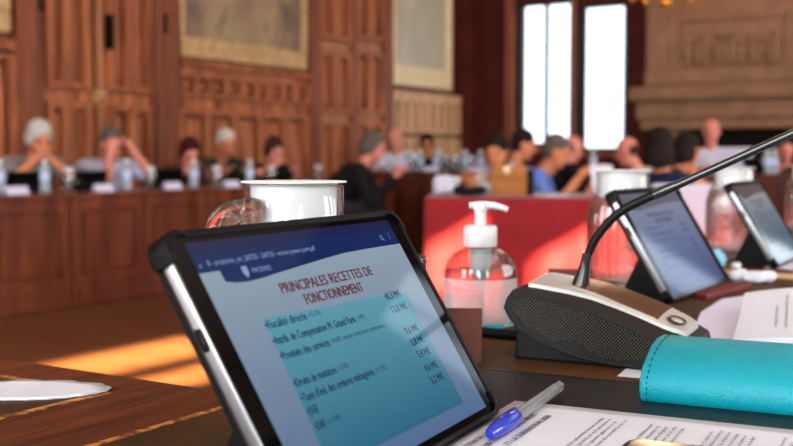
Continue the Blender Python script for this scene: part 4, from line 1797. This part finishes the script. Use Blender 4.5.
c = camxy(-.283, .800)
mb = MB(); mb.smooth = True
n = 96
ring = []
for i in range(n):
    t = 2 * PI * i / n
    sc_ = 1 + .05 * abs(math.sin(13 * t)) + .01 * math.sin(5 * t)
    ring.append(camxy((.066 * sc_ * math.cos(t)), .033 * sc_ * math.sin(t)))
for z, f_ in ((.0, .97),):
    pass
lo = mb.verts([p * .96 + Vector((0, 0, .0)) for p in ring])
e1 = mb.verts([p + Vector((0, 0, .0016 + .0004 * math.sin(i * .8))) for i, p in enumerate(ring)])
m1 = mb.verts([p * .8 + Vector((0, 0, .0013)) for p in ring])
for a, b in ((lo, e1), (e1, m1)):
    for i in range(n):
        mb.face([a[i], a[(i + 1) % n], b[(i + 1) % n], b[i]])
mb.face(m1); mb.face(lo[::-1])
o = mb.build('paper_doily', M['paper'])
o.location = (c.x, c.y, TZ + .0007)
tag(o, 'white scalloped paper doily lying alone on the left desk', 'doily')
# ------------------------------------------------------------------ COUNCIL DESKS IN THE HALL
def council_desk(loc, rz, W, H, m, label, group):
    """local x along the front, local -y is the panelled front; panels n"""
    o = empty('council_desk', loc, rz)
    D = .58
    mb = MB(); mb.box(-W / 2, -.03, H - .04, W / 2, D, H, bev=.008)
    mb.build('desk_top', m, o)
    mb = MB()
    mb.box(-W / 2 + .002, 0, .1, W / 2 - .002, .03, H - .04)
    mb.box(-W / 2 + .002, .03, .05, -W / 2 + .03, D - .03, H - .04)
    mb.box(W / 2 - .03, .03, .05, W / 2 - .002, D - .03, H - .04)
    mb.build('carcass', m, o)
    mb = MB(); mb.box(-W / 2 + .002, -.02, 0, W / 2 - .002, .05, .11, bev=.008)
    mb.build('plinth', m, o)
    for i in range(2):
        a = -W / 2 + W / 2 * i; b = a + W / 2
        mb = MB()
        f = .07
        z0, z1 = .11, H - .04
        mb.box(a + .003, -.022, z0, a + f, 0, z1, bev=.004); mb.box(b - f, -.022, z0, b - .003, 0, z1, bev=.004)
        mb.box(a + f, -.022, z0, b - f, 0, z0 + f, bev=.004); mb.box(a + f, -.022, z1 - f, b - f, 0, z1, bev=.004)
        mb.box(a + f * 1.5, -.014, z0 + f * 1.5, b - f * 1.5, 0, z1 - f * 1.5, bev=.006)
        mb.build('front_panel', m, o)
    return tag(o, label, 'desk', group)


XD = -5.3
HL = .715
ys = [4.0, 5.26, 6.52, 7.78]
labs = ['walnut council desk at the left edge, before the white-haired man', 'walnut council desk with panelled front before the two men and the red-haired woman',
        'walnut council desk behind the carafe, before the woman in black', 'walnut council desk at the end of the left row, hidden behind the carafe']
for y, l in zip(ys, labs):
    council_desk((XD, y, 0), R(90), 1.256, HL, M['desk_front'], l, 'council desks along the left wall')
HF = .80
YD = 9.3
xs = [-5.47, -4.21, -2.95, -1.69]
labs = ['dark mahogany council desk behind the white bag, crowded with bottles', 'dark mahogany council desk behind the men in blue shirts', 'dark mahogany council desk before the man in white by the fireplace', 'dark mahogany council desk cut by the right picture edge']
for x, l in zip(xs, labs):
    council_desk((x, YD, 0), 0, 1.256, HF, M['desk_far'], l, 'dark council desks across the far end')

# red cloth table
pl = on(425, 196, 5.30); pr = on(640, 196, 5.22)
dv = Vector((pr.x - pl.x, pr.y - pl.y, 0)); WR = dv.length
ra = math.atan2(dv.y, dv.x)
HR = .742
rt = empty('draped_table', (pl.x, pl.y, 0), ra)
mb = MB(); mb.box(.05, .05, HR - .04, WR - .05, .75, HR - .006)
mb.build('table_top', M['chair_wood'], rt)
for sx in (.1, WR - .1):
    for sy in (.1, .68):
        mb = MB(); mb.box(sx - .03, sy - .03, 0, sx + .03, sy + .03, HR - .04)
        mb.build('leg', M['chair_wood'], rt)
tag(rt, 'long table under the red cloth in the middle of the hall', 'table')
cl2 = empty('red_tablecloth', (pl.x, pl.y, 0), ra)
mb = MB(); mb.smooth = True
# outline of the drape, wavy towards the floor
path = []
for i in range(41):
    path.append((WR * i / 40, 0, 0, -1))
for i in range(1, 17):
    path.append((WR, .8 * i / 16, 1, 0))
for i in range(1, 41):
    path.append((WR - WR * i / 40, .8, 0, 1))
for i in range(1, 16):
    path.append((0, .8 - .8 * i / 16, -1, 0))
rings = []
for z in (HR, HR - .012, HR - .15, HR - .35, HR - .55, .02):
    ring = []
    w = (HR - z) / HR
    for i, (x, y, nx_, ny_) in enumerate(path):
        a = .018 * w * math.sin(i * .9) + .022 * w + (.004 if z < HR else -.006)
        ring.append(mb.bm.verts.new((x + nx_ * a, y + ny_ * a, z)))
    rings.append(ring)
for a, b in zip(rings, rings[1:]):
    for i in range(len(a)):
        mb.face([a[i], a[(i + 1) % len(a)], b[(i + 1) % len(a)], b[i]])
mb.smooth = False
mb.face(rings[0])
mb.build('cloth', M['redcloth'], cl2)
tag(cl2, 'red cloth draped to the floor over the middle table', 'tablecloth')


# ------------------------------------------------------------------ CHAIRS AND PEOPLE
def make_chair(loc, rz, label, mat=None, pad=None, cover=False):
    o = empty('chair', loc, rz)
    mat = mat or M['chair_wood']; pad = pad or M['chair_pad']
    mb = MB(); mb.box(-.22, -.21, .37, .22, .21, .425, bev=.012)
    mb.build('seat', pad, o)
    for sx in (-1, 1):
        mb = MB(); mb.tube([(sx * .19, .18, .40), (sx * .195, .19, 0)], [.02, .015], 8); mb.build('leg', mat, o)
        mb = MB(); mb.tube([(sx * .19, -.19, .78), (sx * .19, -.18, .40), (sx * .195, -.24, 0)], [.018, .02, .015], 8); mb.build('leg', mat, o)
    mb = MB(); mb.box(-.19, -.205, .50, .19, -.17, .78, bev=.012)
    mb.build('backrest', pad, o)
    return tag(o, label, 'chair', 'chairs of the assembly')


PEOPLE = []


def person(px, ytop, d, th, label, skin='skin', hair='hair_dark', hstyle='short', top='cloth_black', sleeve='short', legs='trouser', hl=20, hyaw=0, arms=None, seat=True, chair_label=None, S=1.0, lean=None, side=0):
    th = R(th)
    p = on(px, 150, d)
    ztop = CZ + (158 - ytop) * d / F - .03
    hp = R(hl)
    HN = .185
    if lean is None:
        c = (ztop - .54 - HN * math.cos(hp) - .115) / .46
        lean = math.acos(max(.55, min(1, c)))
    ln = lean
    td = Vector((side, math.sin(ln), math.cos(ln))).normalized()
    hd_dir = Vector((side * .5, math.sin(hp), math.cos(hp))).normalized()
    pel = Vector((0, 0, .54))
    neck = pel + td * .46
    head = neck + hd_dir * HN
    # put the head, not the seat, at the wanted spot
    fw = Vector((-math.sin(th), math.cos(th), 0)); rt_ = Vector((math.cos(th), math.sin(th), 0))
    base = Vector((p.x, p.y, 0)) - fw * head.y - rt_ * head.x
    o = empty('person', base, th)
    tag(o, label, 'person')
    Rh = Matrix.Rotation(R(hyaw), 3, 'Z') @ Matrix.Rotation(-min(hp, R(45)) * .8, 3, 'X')

    def H(x, y, z):
        return head + Rh @ Vector((x, y, z))
    sh = {s: pel + td * .415 + Vector((s * .175, 0, 0)) for s in (-1, 1)}
    A = arms or {}
    el, hn, tip = {}, {}, {}
    for s in (-1, 1):
        a = A.get(s)
        if a == 'face' or a == 'fist':
            el[s] = Vector((s * .20, sh[s].y + .20, .80))
            hn[s] = H(s * .05, .11, -.10)
        elif a == 'brow':
            el[s] = Vector((s * .24, sh[s].y + .18, .80))
            hn[s] = H(s * .07, .10, .03)
        elif isinstance(a, tuple):
            el[s] = Vector(a[0]); hn[s] = Vector(a[1])
        else:
            el[s] = sh[s] + Vector((s * .06, .10, -.26))
            hn[s] = Vector((s * .12, max(sh[s].y + .30, .40), .80))
    mb = MB()
    # trunk
    mb.ell(pel, .155, .12, .12)
    mb.cap(pel + td * .05, pel + td * .24, .125, .135)
    mb.ell(pel + td * .30, .16, .115, .15)
    mb.cap(sh[-1] + td * .0, sh[1], .062, .062)
    mb.cap(neck - td * .06, head - hd_dir * .06, .055, .052)
    # head
    rot = Rh
    mb.ell(H(0, -.012, .030), .074, .092, .088, 16, rot)
    mb.ell(H(0, .018, -.035), .062, .070, .085, 16, rot)
    mb.ell(H(0, .062, -.088), .030, .026, .024, 12, rot)
    mb.cap(H(0, .086, .012), H(0, .108, -.022), .010, .014, 8)
    mb.cap(H(-.03, .080, .026), H(.03, .080, .026), .012, .012, 8)
    for s in (-1, 1):
        mb.ell(H(s * .075, -.005, -.008), .010, .020, .032, 10, rot)
    # arms, hands
    for s in (-1, 1):
        mb.cap(sh[s], el[s], .050, .040)
        dv_ = (hn[s] - el[s])
        wr = hn[s] - dv_.normalized() * .02
        mb.cap(el[s], wr, .040, .027)
        fd = dv_.normalized()
        if A.get(s) in ('face', 'fist', 'brow'):
            fd = (fd + Rh @ Vector((-s * .45, -.15, .4))).normalized()
        sd = fd.cross(Vector((0, 0, 1)))
        sd = sd.normalized() if sd.length > .1 else Vector((1, 0, 0))
        up = sd.cross(fd)
        pc_ = hn[s] + fd * .035
        mb.cap(hn[s] - fd * .01, pc_ + fd * .02, .026, .032)
        for q, (off, Lf) in enumerate(((-.030, .060), (-.010, .072), (.010, .068), (.029, .052))):
            b0 = pc_ + fd * .035 + sd * off
            b1 = b0 + fd * Lf * .55 - up * .006
            b2 = b1 + fd * Lf * .40 - up * .022
            mb.cap(b0, b1, .0092, .0085, 8); mb.cap(b1, b2, .0085, .007, 8)
        t0_ = pc_ - fd * .015 + sd * (-.032 * s)
        t1_ = t0_ + fd * .035 + sd * (-.024 * s)
        mb.cap(t0_, t1_, .0115, .010, 8); mb.cap(t1_, t1_ + fd * .028, .010, .008, 8)
    # legs
    for s in (-1, 1):
        hip = pel + Vector((s * .09, .02, -.01)); kn = Vector((s * .12, .42, .50)); an = Vector((s * .12, .40, .09))
        mb.cap(hip, kn, .078, .055); mb.cap(kn, an, .054, .036); mb.cap(an + Vector((0, -.03, -.05)), an + Vector((s * .02, .15, -.062)), .030, .026)
    link_mesh('body', remeshed(mb, .0115, 3), M[skin], o)
    # clothing follows the body
    mb = MB()
    mb.ell(pel + Vector((0, 0, .02)), .168, .135, .13)
    mb.cap(pel + td * .05, pel + td * .24, .138, .148)
    mb.ell(pel + td * .30, .172 if sleeve != 'none' else .158, .128, .155)
    if sleeve != 'none':
        mb.cap(sh[-1], sh[1], .073, .073)
        mb.cap(neck - td * .08, neck - td * .03, .075, .060)
    else:
        mb.cap(sh[-1] * .5 + sh[1] * .5 - Vector((.115, 0, .0)), sh[-1] * .5 + sh[1] * .5 + Vector((.115, 0, -.0)), .078, .078)
        mb.cap(neck - td * .12, neck - td * .06, .085, .070)
    if sleeve != 'none':
        for s in (-1, 1):
            if sleeve == 'long':
                mb.cap(sh[s], el[s], .064, .054); mb.cap(el[s], el[s] + (hn[s] - el[s]) * .86, .053, .038)
            else:
                mb.cap(sh[s], sh[s] + (el[s] - sh[s]) * .72, .066, .058)
    link_mesh('shirt' if top.startswith('shirt') else 'upper_clothing', remeshed(mb, .015, 4), M[top], o)
    mb = MB()
    mb.ell(pel + Vector((0, 0, -.03)), .172, .14, .105)
    for s in (-1, 1):
        hip = pel + Vector((s * .09, .02, -.01)); kn = Vector((s * .12, .42, .50)); an = Vector((s * .12, .40, .13))
        mb.cap(hip, kn, .092, .068); mb.cap(kn, an, .066, .055)
    link_mesh('trousers', remeshed(mb, .018, 4), M[legs], o)
    for s in (-1, 1):
        mb = MB(); mb.smooth = True
        an = Vector((s * .12, .40, .09))
        mb.cap(an + Vector((0, -.04, -.045)), an + Vector((s * .02, .17, -.052)), .044, .036)
        mb.build('shoe', M['shoe'], o)
    # hair
    mb = MB()
    if hstyle == 'bald':
        mb.ell(H(0, -.045, .000), .079, .068, .055, 16, rot)
    elif hstyle == 'short':
        mb.ell(H(0, -.024, .045), .083, .096, .088, 16, rot)
        mb.ell(H(0, -.050, -.005), .080, .066, .075, 16, rot)
    elif hstyle == 'full':
        mb.ell(H(0, -.026, .046), .086, .100, .090, 16, rot)
        mb.ell(H(0, -.052, -.015), .086, .072, .085, 16, rot)
        for s in (-1, 1):
            mb.ell(H(s * .068, -.012, -.005), .022, .045, .060, 12, rot)
    elif hstyle == 'long':
        mb.ell(H(0, -.024, .046), .086, .100, .090, 16, rot)
        mb.ell(H(0, -.056, -.040), .084, .058, .095, 16, rot)
        for s in (-1, 1):
            mb.ell(H(s * .068, -.02, -.035), .022, .040, .075, 12, rot)
    link_mesh('hair', remeshed(mb, .011, 3), M[hair], o)
    for s in (-1, 1):
        mb = MB(); mb.smooth = True
        mb.ell(H(s * .031, .079, .006), .014, .010, .009, 10, rot)
        mb.build('eye', M['eye'], o)
    mb = MB(); mb.smooth = True
    mb.ell(H(0, .084, -.058), .024, .010, .007, 10, rot)
    mb.build('mouth', M['lip'], o)
    if seat:
        make_chair(Vector((base.x, base.y, 0)), th, chair_label or ('wooden chair of the ' + ' '.join(label.split()[:11])))
    return o


# left row, facing into the room
person(40, 118, 7.6, -108, 'white-haired man in a grey patterned shirt with hands clasped before his mouth', 'skin_tan', 'hair_white', 'full', 'cloth_grey', hl=34, arms={-1: 'face', 1: 'face'})
person(112, 124, 8.15, -118, 'grey-haired man in a pale lilac shirt holding both hands up to his forehead', 'skin_pink', 'hair_grey', 'short', 'cloth_lilac', hl=36, arms={1: ((.06, .50, .79), (.03, .47, .99)), -1: ((-.30, .44, .79), (-.15, .43, 1.0))})
person(190, 135, 8.9, -122, 'red-haired woman in a printed blouse resting her chin on a hand', 'skin_pink', 'hair_red', 'full', 'cloth_print', hl=38, arms={1: 'face'}, side=.15)
person(226, 127, 9.7, -112, 'white-haired man in a dark green jacket leaning in behind the red-haired woman', 'skin_tan', 'hair_white', 'short', 'cloth_green', 'long', hl=30)
person(275, 135, 9.85, -112, 'brown-haired woman in black holding a hand against her cheek', 'skin_pink', 'hair_brown', 'full', 'cloth_black', hl=30, arms={1: 'face'})
# far left corner
person(374, 129, 8.9, -62, 'grey-haired man in a black jacket sitting in profile at the far desk corner', 'skin_pink', 'hair_grey', 'full', 'cloth_black', 'long', hl=24)
person(395, 126, 11.9, -165, 'balding man in a white shirt behind the man in the black jacket', 'skin_pink', 'hair_brown', 'bald', 'cloth_white', hl=26)
person(427, 132, 12.8, -150, 'dark-haired woman behind the bottles under the pale painting', 'skin_tan', 'hair_dark', 'full', 'cloth_print', hl=22)
# middle
person(496, 131, 7.3, -168, 'dark-haired woman in a lace dress with a bare arm behind the tan handbag', 'skin_tan', 'hair_dark', 'long', 'cloth_lace', 'none', hl=16, arms={1: ((.30, .16, .80), (.06, .40, .80))})
person(524, 127, 8.7, -66, 'black-haired man in a light blue shirt sitting in profile below the window', 'skin_tan', 'hair_dark', 'short', 'cloth_sky', hl=24)
person(557, 132, 7.9, -72, 'grey-haired man in a blue shirt leaning forward below the right lancet window', 'skin_tan', 'hair_grey', 'short', 'cloth_blue', hl=30)
person(573, 133, 9.8, -40, 'grey-haired person sitting behind the man in the blue shirt', 'skin_pink', 'hair_grey', 'bald', 'cloth_black', hl=24)
person(627, 134, 8.9, 100, 'short-haired man in a pale patterned shirt facing left below the lancet window', 'skin_pink', 'hair_brown', 'bald', 'cloth_pale', 'long', hl=26)
navy = person(659, 124, 6.3, 24, 'woman with dark hair and a sleeveless navy top seen from behind', 'skin_tan', 'hair_dark', 'long', 'cloth_navy', 'none', legs='trouser', hl=14, side=-.2, arms={-1: ((-.42, .16, .80), (-.34, .42, .78))}, seat=False)
person(688, 130, 7.9, -30, 'dark-haired woman in black sitting beside the woman in navy', 'skin_tan', 'hair_dark', 'long', 'cloth_black', hl=16)
person(711, 113, 10.1, 195, 'balding man in a white shirt sitting upright before the fireplace', 'skin_pink', 'hair_brown', 'bald', 'cloth_white', hl=6)
person(786, 134, 10.2, 200, 'person in dark clothes at the right edge before the black firebox', 'skin_pink', 'hair_dark', 'short', 'cloth_black', 'long', hl=22)

# a chair under a white loose cover, right of the woman in navy
pc = navy.location
wc = make_chair(Vector((pc.x, pc.y, 0)), R(24), 'chair under a white loose cover, seating the woman in navy')
wc['group'] = 'chairs of the assembly'
mb = MB()
mb.box(-.235, -.235, .30, .235, .23, .475, bev=.02)
mb.box(-.215, -.225, .30, .215, -.155, .80, bev=.03)
mb.box(-.24, -.24, .03, .24, -.215, .5, bev=.008)
mb.box(-.24, .215, .03, .24, .24, .46, bev=.008)
mb.box(-.245, -.235, .03, -.225, .235, .46, bev=.006)
mb.box(.225, -.235, .03, .245, .235, .46, bev=.006)
mb.build('loose_cover', M['cloth_white'], wc)


# ------------------------------------------------------------------ things on the hall desks
def bottle_proto():
    o = empty('water_bottle')
    mb = MB(); mb.smooth = True
    mb.lathe([(0, 0), (.030, 0), (.033, .004), (.033, .060), (.031, .066), (.033, .072), (.033, .140), (.029, .162), (.018, .180), (.0135, .190), (.0135, .198), (0, .198)], 20)
    mb.build('bottle', M['bottle_pet'], o)
    mb = MB(); mb.smooth = True
    mb.lathe([(.0334, .078), (.0336, .079), (.0336, .128), (.0334, .129)], 20)
    mb.build('bottle_label', M['label_blue'], o)
    mb = MB(); mb.smooth = True
    mb.lathe([(0, .190), (.0155, .190), (.0155, .208), (0, .209)], 16)
    mb.build('cap', M['white_plastic'], o)
    return o


M['bottle_pet'] = pbr('bottle_water', srgb(205, 214, 222), 0.15, trans=0.5, ior=1.2)
M['label_blue'] = pbr('bottle_label_blue', srgb(178, 190, 222), 0.5)
bp_ = bottle_proto()
tag(bp_, '', 'bottle', 'water bottles on the hall desks')
bused = [False]


def put_bottle(loc, label):
    if not bused[0]:
        bused[0] = True
        bp_.location = loc
        bp_['label'] = label
        return bp_
    return dup(bp_, loc, random.uniform(0, 6), label)


cards = []


def put_card(loc, rz, label, m='paper_lilac'):
    o = empty('place_card', loc, rz)
    mb = MB()
    mb.prism([(-.028, 0), (-.025, 0), (0, .045), (.025, 0), (.028, 0), (.0015, .049), (-.0015, .049)], lambda a, b, c: Vector((c, a, b)), -.08, .08)
    mb.build('folded_card', M[m], o)
    return tag(o, label, 'place card', 'place cards on the hall desks')


def onleft(px, back, z=HL):
    """spot on the left row of desks, BACK metres behind its front"""
    r = ray(px, 190)
    t = (XD - back) / r.x
    return Vector((r.x * t, r.y * t, z + .0006))


def onfar(px, back, z=HF):
    r = ray(px, 170)
    t = (YD + back) / r.y
    return Vector((r.x * t, r.y * t, z + .0006))


random.seed(21)
seatdesc = ['before the white-haired man at the left', 'before the man in pale lilac', 'before the red-haired woman', 'before the man in the green jacket', 'before the woman in black by the carafe']
for px, s in ((16, seatdesc[0]), (103, seatdesc[1]), (172, seatdesc[2]), (231, seatdesc[3])):
    put_card(onleft(px, .10), R(90), 'pale folded place card ' + s)
for px, s in ((45, seatdesc[0]), (127, seatdesc[1]), (194, seatdesc[2]), (250, seatdesc[4])):
    put_bottle(onleft(px, .22), 'small water bottle with pale label ' + s)
put_bottle(onleft(0, .22), 'small water bottle cut by the left picture edge')
for px, s in ((69, 'between white-haired man and man in lilac'), (151, 'between man in lilac and red-haired woman'), (217, 'between red-haired woman and man in green'), (271, 'before the woman in black'), (318, 'farthest along the left row of desks')):
    l = onleft(px, .30)
    dup(car, l, R(70 + px), 'white-lidded glass carafe ' + s, 'carafes on the hall desks')
for px, s in ((20, seatdesc[0]), (86, seatdesc[1]), (164, seatdesc[2])):
    l = onleft(px, .32)
    dup(tab, l, R(90) + R(180) - R(8), 'black-backed tablet on its stand ' + s)
# far desks
for px, bk_, s in ((414, .2, 'nearest the man in the black jacket'), (446, .25, 'at the middle of the bottle cluster'), (455, .12, 'in front of another carafe in the cluster'), (471, .22, 'right end of the bottle cluster')):
    dup(car, onfar(px, bk_), R(px * 3), 'white-lidded carafe on the far dark desk, ' + s, 'carafes on the hall desks')
for i, (px, bk_) in enumerate(((421, .14), (436, .12), (440, .3), (462, .28), (466, .12), (480, .2), (486, .1), (408, .3))):
    put_bottle(onfar(px, bk_), 'water bottle on the far dark desk, ' + ['second from its left', 'left of the middle', 'behind a front bottle in the middle', 'behind the right carafe', 'front right of the middle', 'second from its right', 'at its right end', 'at its left end'][i])
for px, s in ((432, 'left of the carafes'), (477, 'right of the carafes')):
    put_card(onfar(px, .06), 0, 'pale folded place card on the far dark desk, ' + s)
for px, s in ((426, 'beside the dark-haired woman'), (459, 'among the carafes')):
    dup(tab, onfar(px, .36), R(180), 'black-backed tablet on the far dark desk ' + s)
put_bottle(onfar(593, .1), 'water bottle on the far desk below the bright lancet window')
put_bottle(onfar(767, .15), 'water bottle on the far desk before the black firebox')
put_bottle(onfar(774, .2), 'second water bottle right of the one before the firebox')
dup(tab, onfar(756, .2), R(150), 'tilted tablet beside the water bottles before the firebox')


def laptop(loc, rz, m, label):
    o = empty('laptop', loc, rz)
    mb = MB(); mb.prism(rrect(-.16, -.22, .16, 0, .012), lambda a, b, c: Vector((a, b, c)), .001, .016, bev=.002)
    mb.build('base', m, o)
    mb = MB()
    ca, sa = math.cos(R(18)), math.sin(R(18))
    mb.prism(rrect(-.16, 0, .16, .22, .012), lambda a, b, c: Vector((a, b * sa + c * ca, .016 + b * ca - c * sa)), 0, .008, bev=.002)
    mb.build('lid', m, o)
    mb = MB()
    mb.prism(rrect(-.148, .014, .148, .208, .004), lambda a, b, c: Vector((a, b * sa + c * ca, .016 + b * ca - c * sa)), -.0008, 0)
    mb.build('screen', M['black_gloss'], o)
    return tag(o, label, 'laptop')


lw = M['silver_paint']
laptop(onfar(733, .2), R(190), M['paper_lilac'], 'pale laptop right of the man in white, above the gooseneck')
laptop(onfar(722, .12) + Vector((.9, 0, 0)), R(180), lw, 'silver laptop on the desk at the right edge')


# on the red cloth
def onred(px, back):
    q = Vector((pl.x, pl.y, 0)); nv = Vector((-dv.y, dv.x, 0)).normalized()
    q = q + nv * back
    r = ray(px, 196)
    # solve r*t = q + dv*s
    det = r.x * -dv.y + dv.x * r.y
    t = (q.x * -dv.y + dv.x * q.y) / det
    return Vector((r.x * t, r.y * t, HR + .004))


def blob(name, items, voxel, m, label, cat, loc, rz=0):
    mb = MB()
    for c, r_ in items:
        mb.ell(c, *r_, n=14)
    o = link_mesh(name, remeshed(mb, voxel, 4), m)
    o.location = loc
    o.rotation_euler = (0, 0, rz)
    return tag(o, label, cat)


wb = blob('white_bag', [((-.055, 0, .05), (.03, .045, .055)), ((-.02, 0, .07), (.05, .045, .035)), ((.03, 0, .075), (.04, .04, .022)), ((-.04, .01, .02), (.045, .05, .024)), ((.0, .0, .03), (.06, .05, .030))], .006, M['cloth_white'], 'slumped white cloth bag on the red tablecloth', 'bag', onred(449, .3), ra)
db = blob('black_cap', [((0, 0, .02), (.085, .06, .024)), ((-.05, 0, .03), (.04, .045, .022)), ((.04, .01, .026), (.05, .05, .026))], .006, M['cloth_black'], 'flat black folded garment on the red cloth beside the white bag', 'garment', onred(470, .14), ra)
hb = empty('handbag', onred(509, .25), ra)
mb = MB(); mb.smooth = True
mb.prism(rrect(-.088, 0, .088, .152, .014), lambda a, b, c: Vector((a, c, b)), -.045, .045, bev=.008)
mb.build('body', M['tan_leather'], hb, sharp=50)
mb = MB(); mb.smooth = True
mb.prism(rrect(-.084, .085, .084, .156, .02), lambda a, b, c: Vector((a, c, b)), -.052, -.044, bev=.002)
fl_ = mb.build('flap', M['tan_leather'], hb, sharp=50)
mb = MB(); mb.smooth = True
mb.lathe([(0, 0), (.016, 0), (.016, .006), (.012, .009), (0, .009)], 20, Matrix.Translation((-.012, -.052, .128)) @ Matrix.Rotation(PI / 2, 4, 'X') @ Matrix.Scale(1.5, 4, (0, 1, 0)))
mb.build('clasp', pbr('pale_clasp', srgb(214, 190, 150), 0.3, 0.4), fl_)
mb = MB(); mb.smooth = True
mb.tube([Vector((.055 * math.cos(a), .02, .15 + .03 * math.sin(a))) for a in [PI * i / 12 for i in range(13)]], .006, 8)
mb.build('handle', M['tan_leather'], hb)
tag(hb, 'upright tan leather handbag with pale clasp on the red tablecloth', 'handbag')
kk = empty('wallet_case', onred(530, .24), ra)
mb = MB(); mb.prism(rrect(-.016, 0, .016, .13, .004), lambda a, b, c: Vector((a, c, b)), -.04, .04, bev=.003)
mb.build('body', M['cloth_black'], kk)
mb = MB(); mb.box(-.017, -.042, .085, .017, .042, .092)
mb.build('band', M['iron'], kk)
tag(kk, 'narrow black upright box beside the tan handbag', 'box')
ds = empty('document_stand', onred(607, .38), YAW + R(-20))
ca_, sa_ = math.cos(R(24)), math.sin(R(24))
mb = MB(); mb.prism(rrect(-.06, 0, .06, .165, .008), lambda a, b, c: Vector((a + .25 * -b, b * sa_ + c * ca_ - .03, .002 + b * ca_ - c * sa_)), 0, .006, bev=.001)
mb.build('panel', M['paper'], ds)
mb = MB(); mb.tube([(.02, .02, .10), (.075, .09, .004)], .010, 8)
mb.tube([(-.05, -.02, .006), (.09, .09, .006)], .006, 8)
mb.build('strut', M['silver'], ds)
tag(ds, 'white tilted document stand on the right end of the red cloth', 'document stand')
mb = MB()
mb.box(-.07, -.1, 0, .07, .1, .004)
o = mb.build('note_sheet', M['paper']); o.location = onred(548, .2); o.rotation_euler = (0, 0, ra + .4)
tag(o, 'white sheet of paper on the red cloth before the men in blue', 'paper')

# ------------------------------------------------------------------ LIGHT
w = bpy.data.worlds.new('sky'); sc.world = w
w.use_nodes = True
bg = w.node_tree.nodes['Background']
bg.inputs[0].default_value = (0.86, 0.93, 1.0, 1)
bg.inputs[1].default_value = 3.0


def area(name, loc, rot, sx, sy, power, col=(.94, .975, 1)):
    l = bpy.data.lights.new(name, 'AREA')
    l.shape = 'RECTANGLE'
    l.size = sx; l.size_y = sy
    l.energy = power
    l.color = col
    o = bpy.data.objects.new(name, l)
    COL.objects.link(o)
    o.location = loc
    o.rotation_euler = rot
    return o


for a in RIGHTWIN:
    area('daylight', (XR - .03, (a[0] + a[1]) / 2, (a[2] + a[3]) / 2), (0, PI / 2, 0), a[3] - a[2], a[1] - a[0], 185)
for a in BACKWIN:
    area('daylight', ((a[0] + a[1]) / 2, YB + .03, (a[2] + a[3]) / 2), (PI / 2, 0, 0), a[1] - a[0], a[3] - a[2], 340)
sd = Vector((-.75, .35, -.5)).normalized()
s = bpy.data.lights.new('sun', 'SUN')
s.energy = 130; s.angle = R(.6); s.color = (1, .80, .44)
so = bpy.data.objects.new('sun', s); COL.objects.link(so)
so.rotation_euler = sd.to_track_quat('-Z', 'Y').to_euler()
pl_ = bpy.data.lights.new('chandelier_light', 'POINT')
pl_.energy = 60; pl_.color = (1, .75, .45); pl_.shadow_soft_size = .5
po = bpy.data.objects.new('chandelier_light', pl_); COL.objects.link(po)
po.location = cl.location + Vector((0, 0, .45))

sc.view_settings.view_transform = 'Standard'
sc.view_settings.look = 'None'
sc.view_settings.exposure = 0.0
sc.view_settings.gamma = 1.0
sc.view_settings.use_curve_mapping = False
sc.cycles.use_denoising = True
sc.cycles.max_bounces = 14
sc.cycles.transmission_bounces = 12
sc.cycles.transparent_max_bounces = 16
sc.cycles.caustics_refractive = False
sc.cycles.caustics_reflective = False
sc.cycles.sample_clamp_indirect = 4
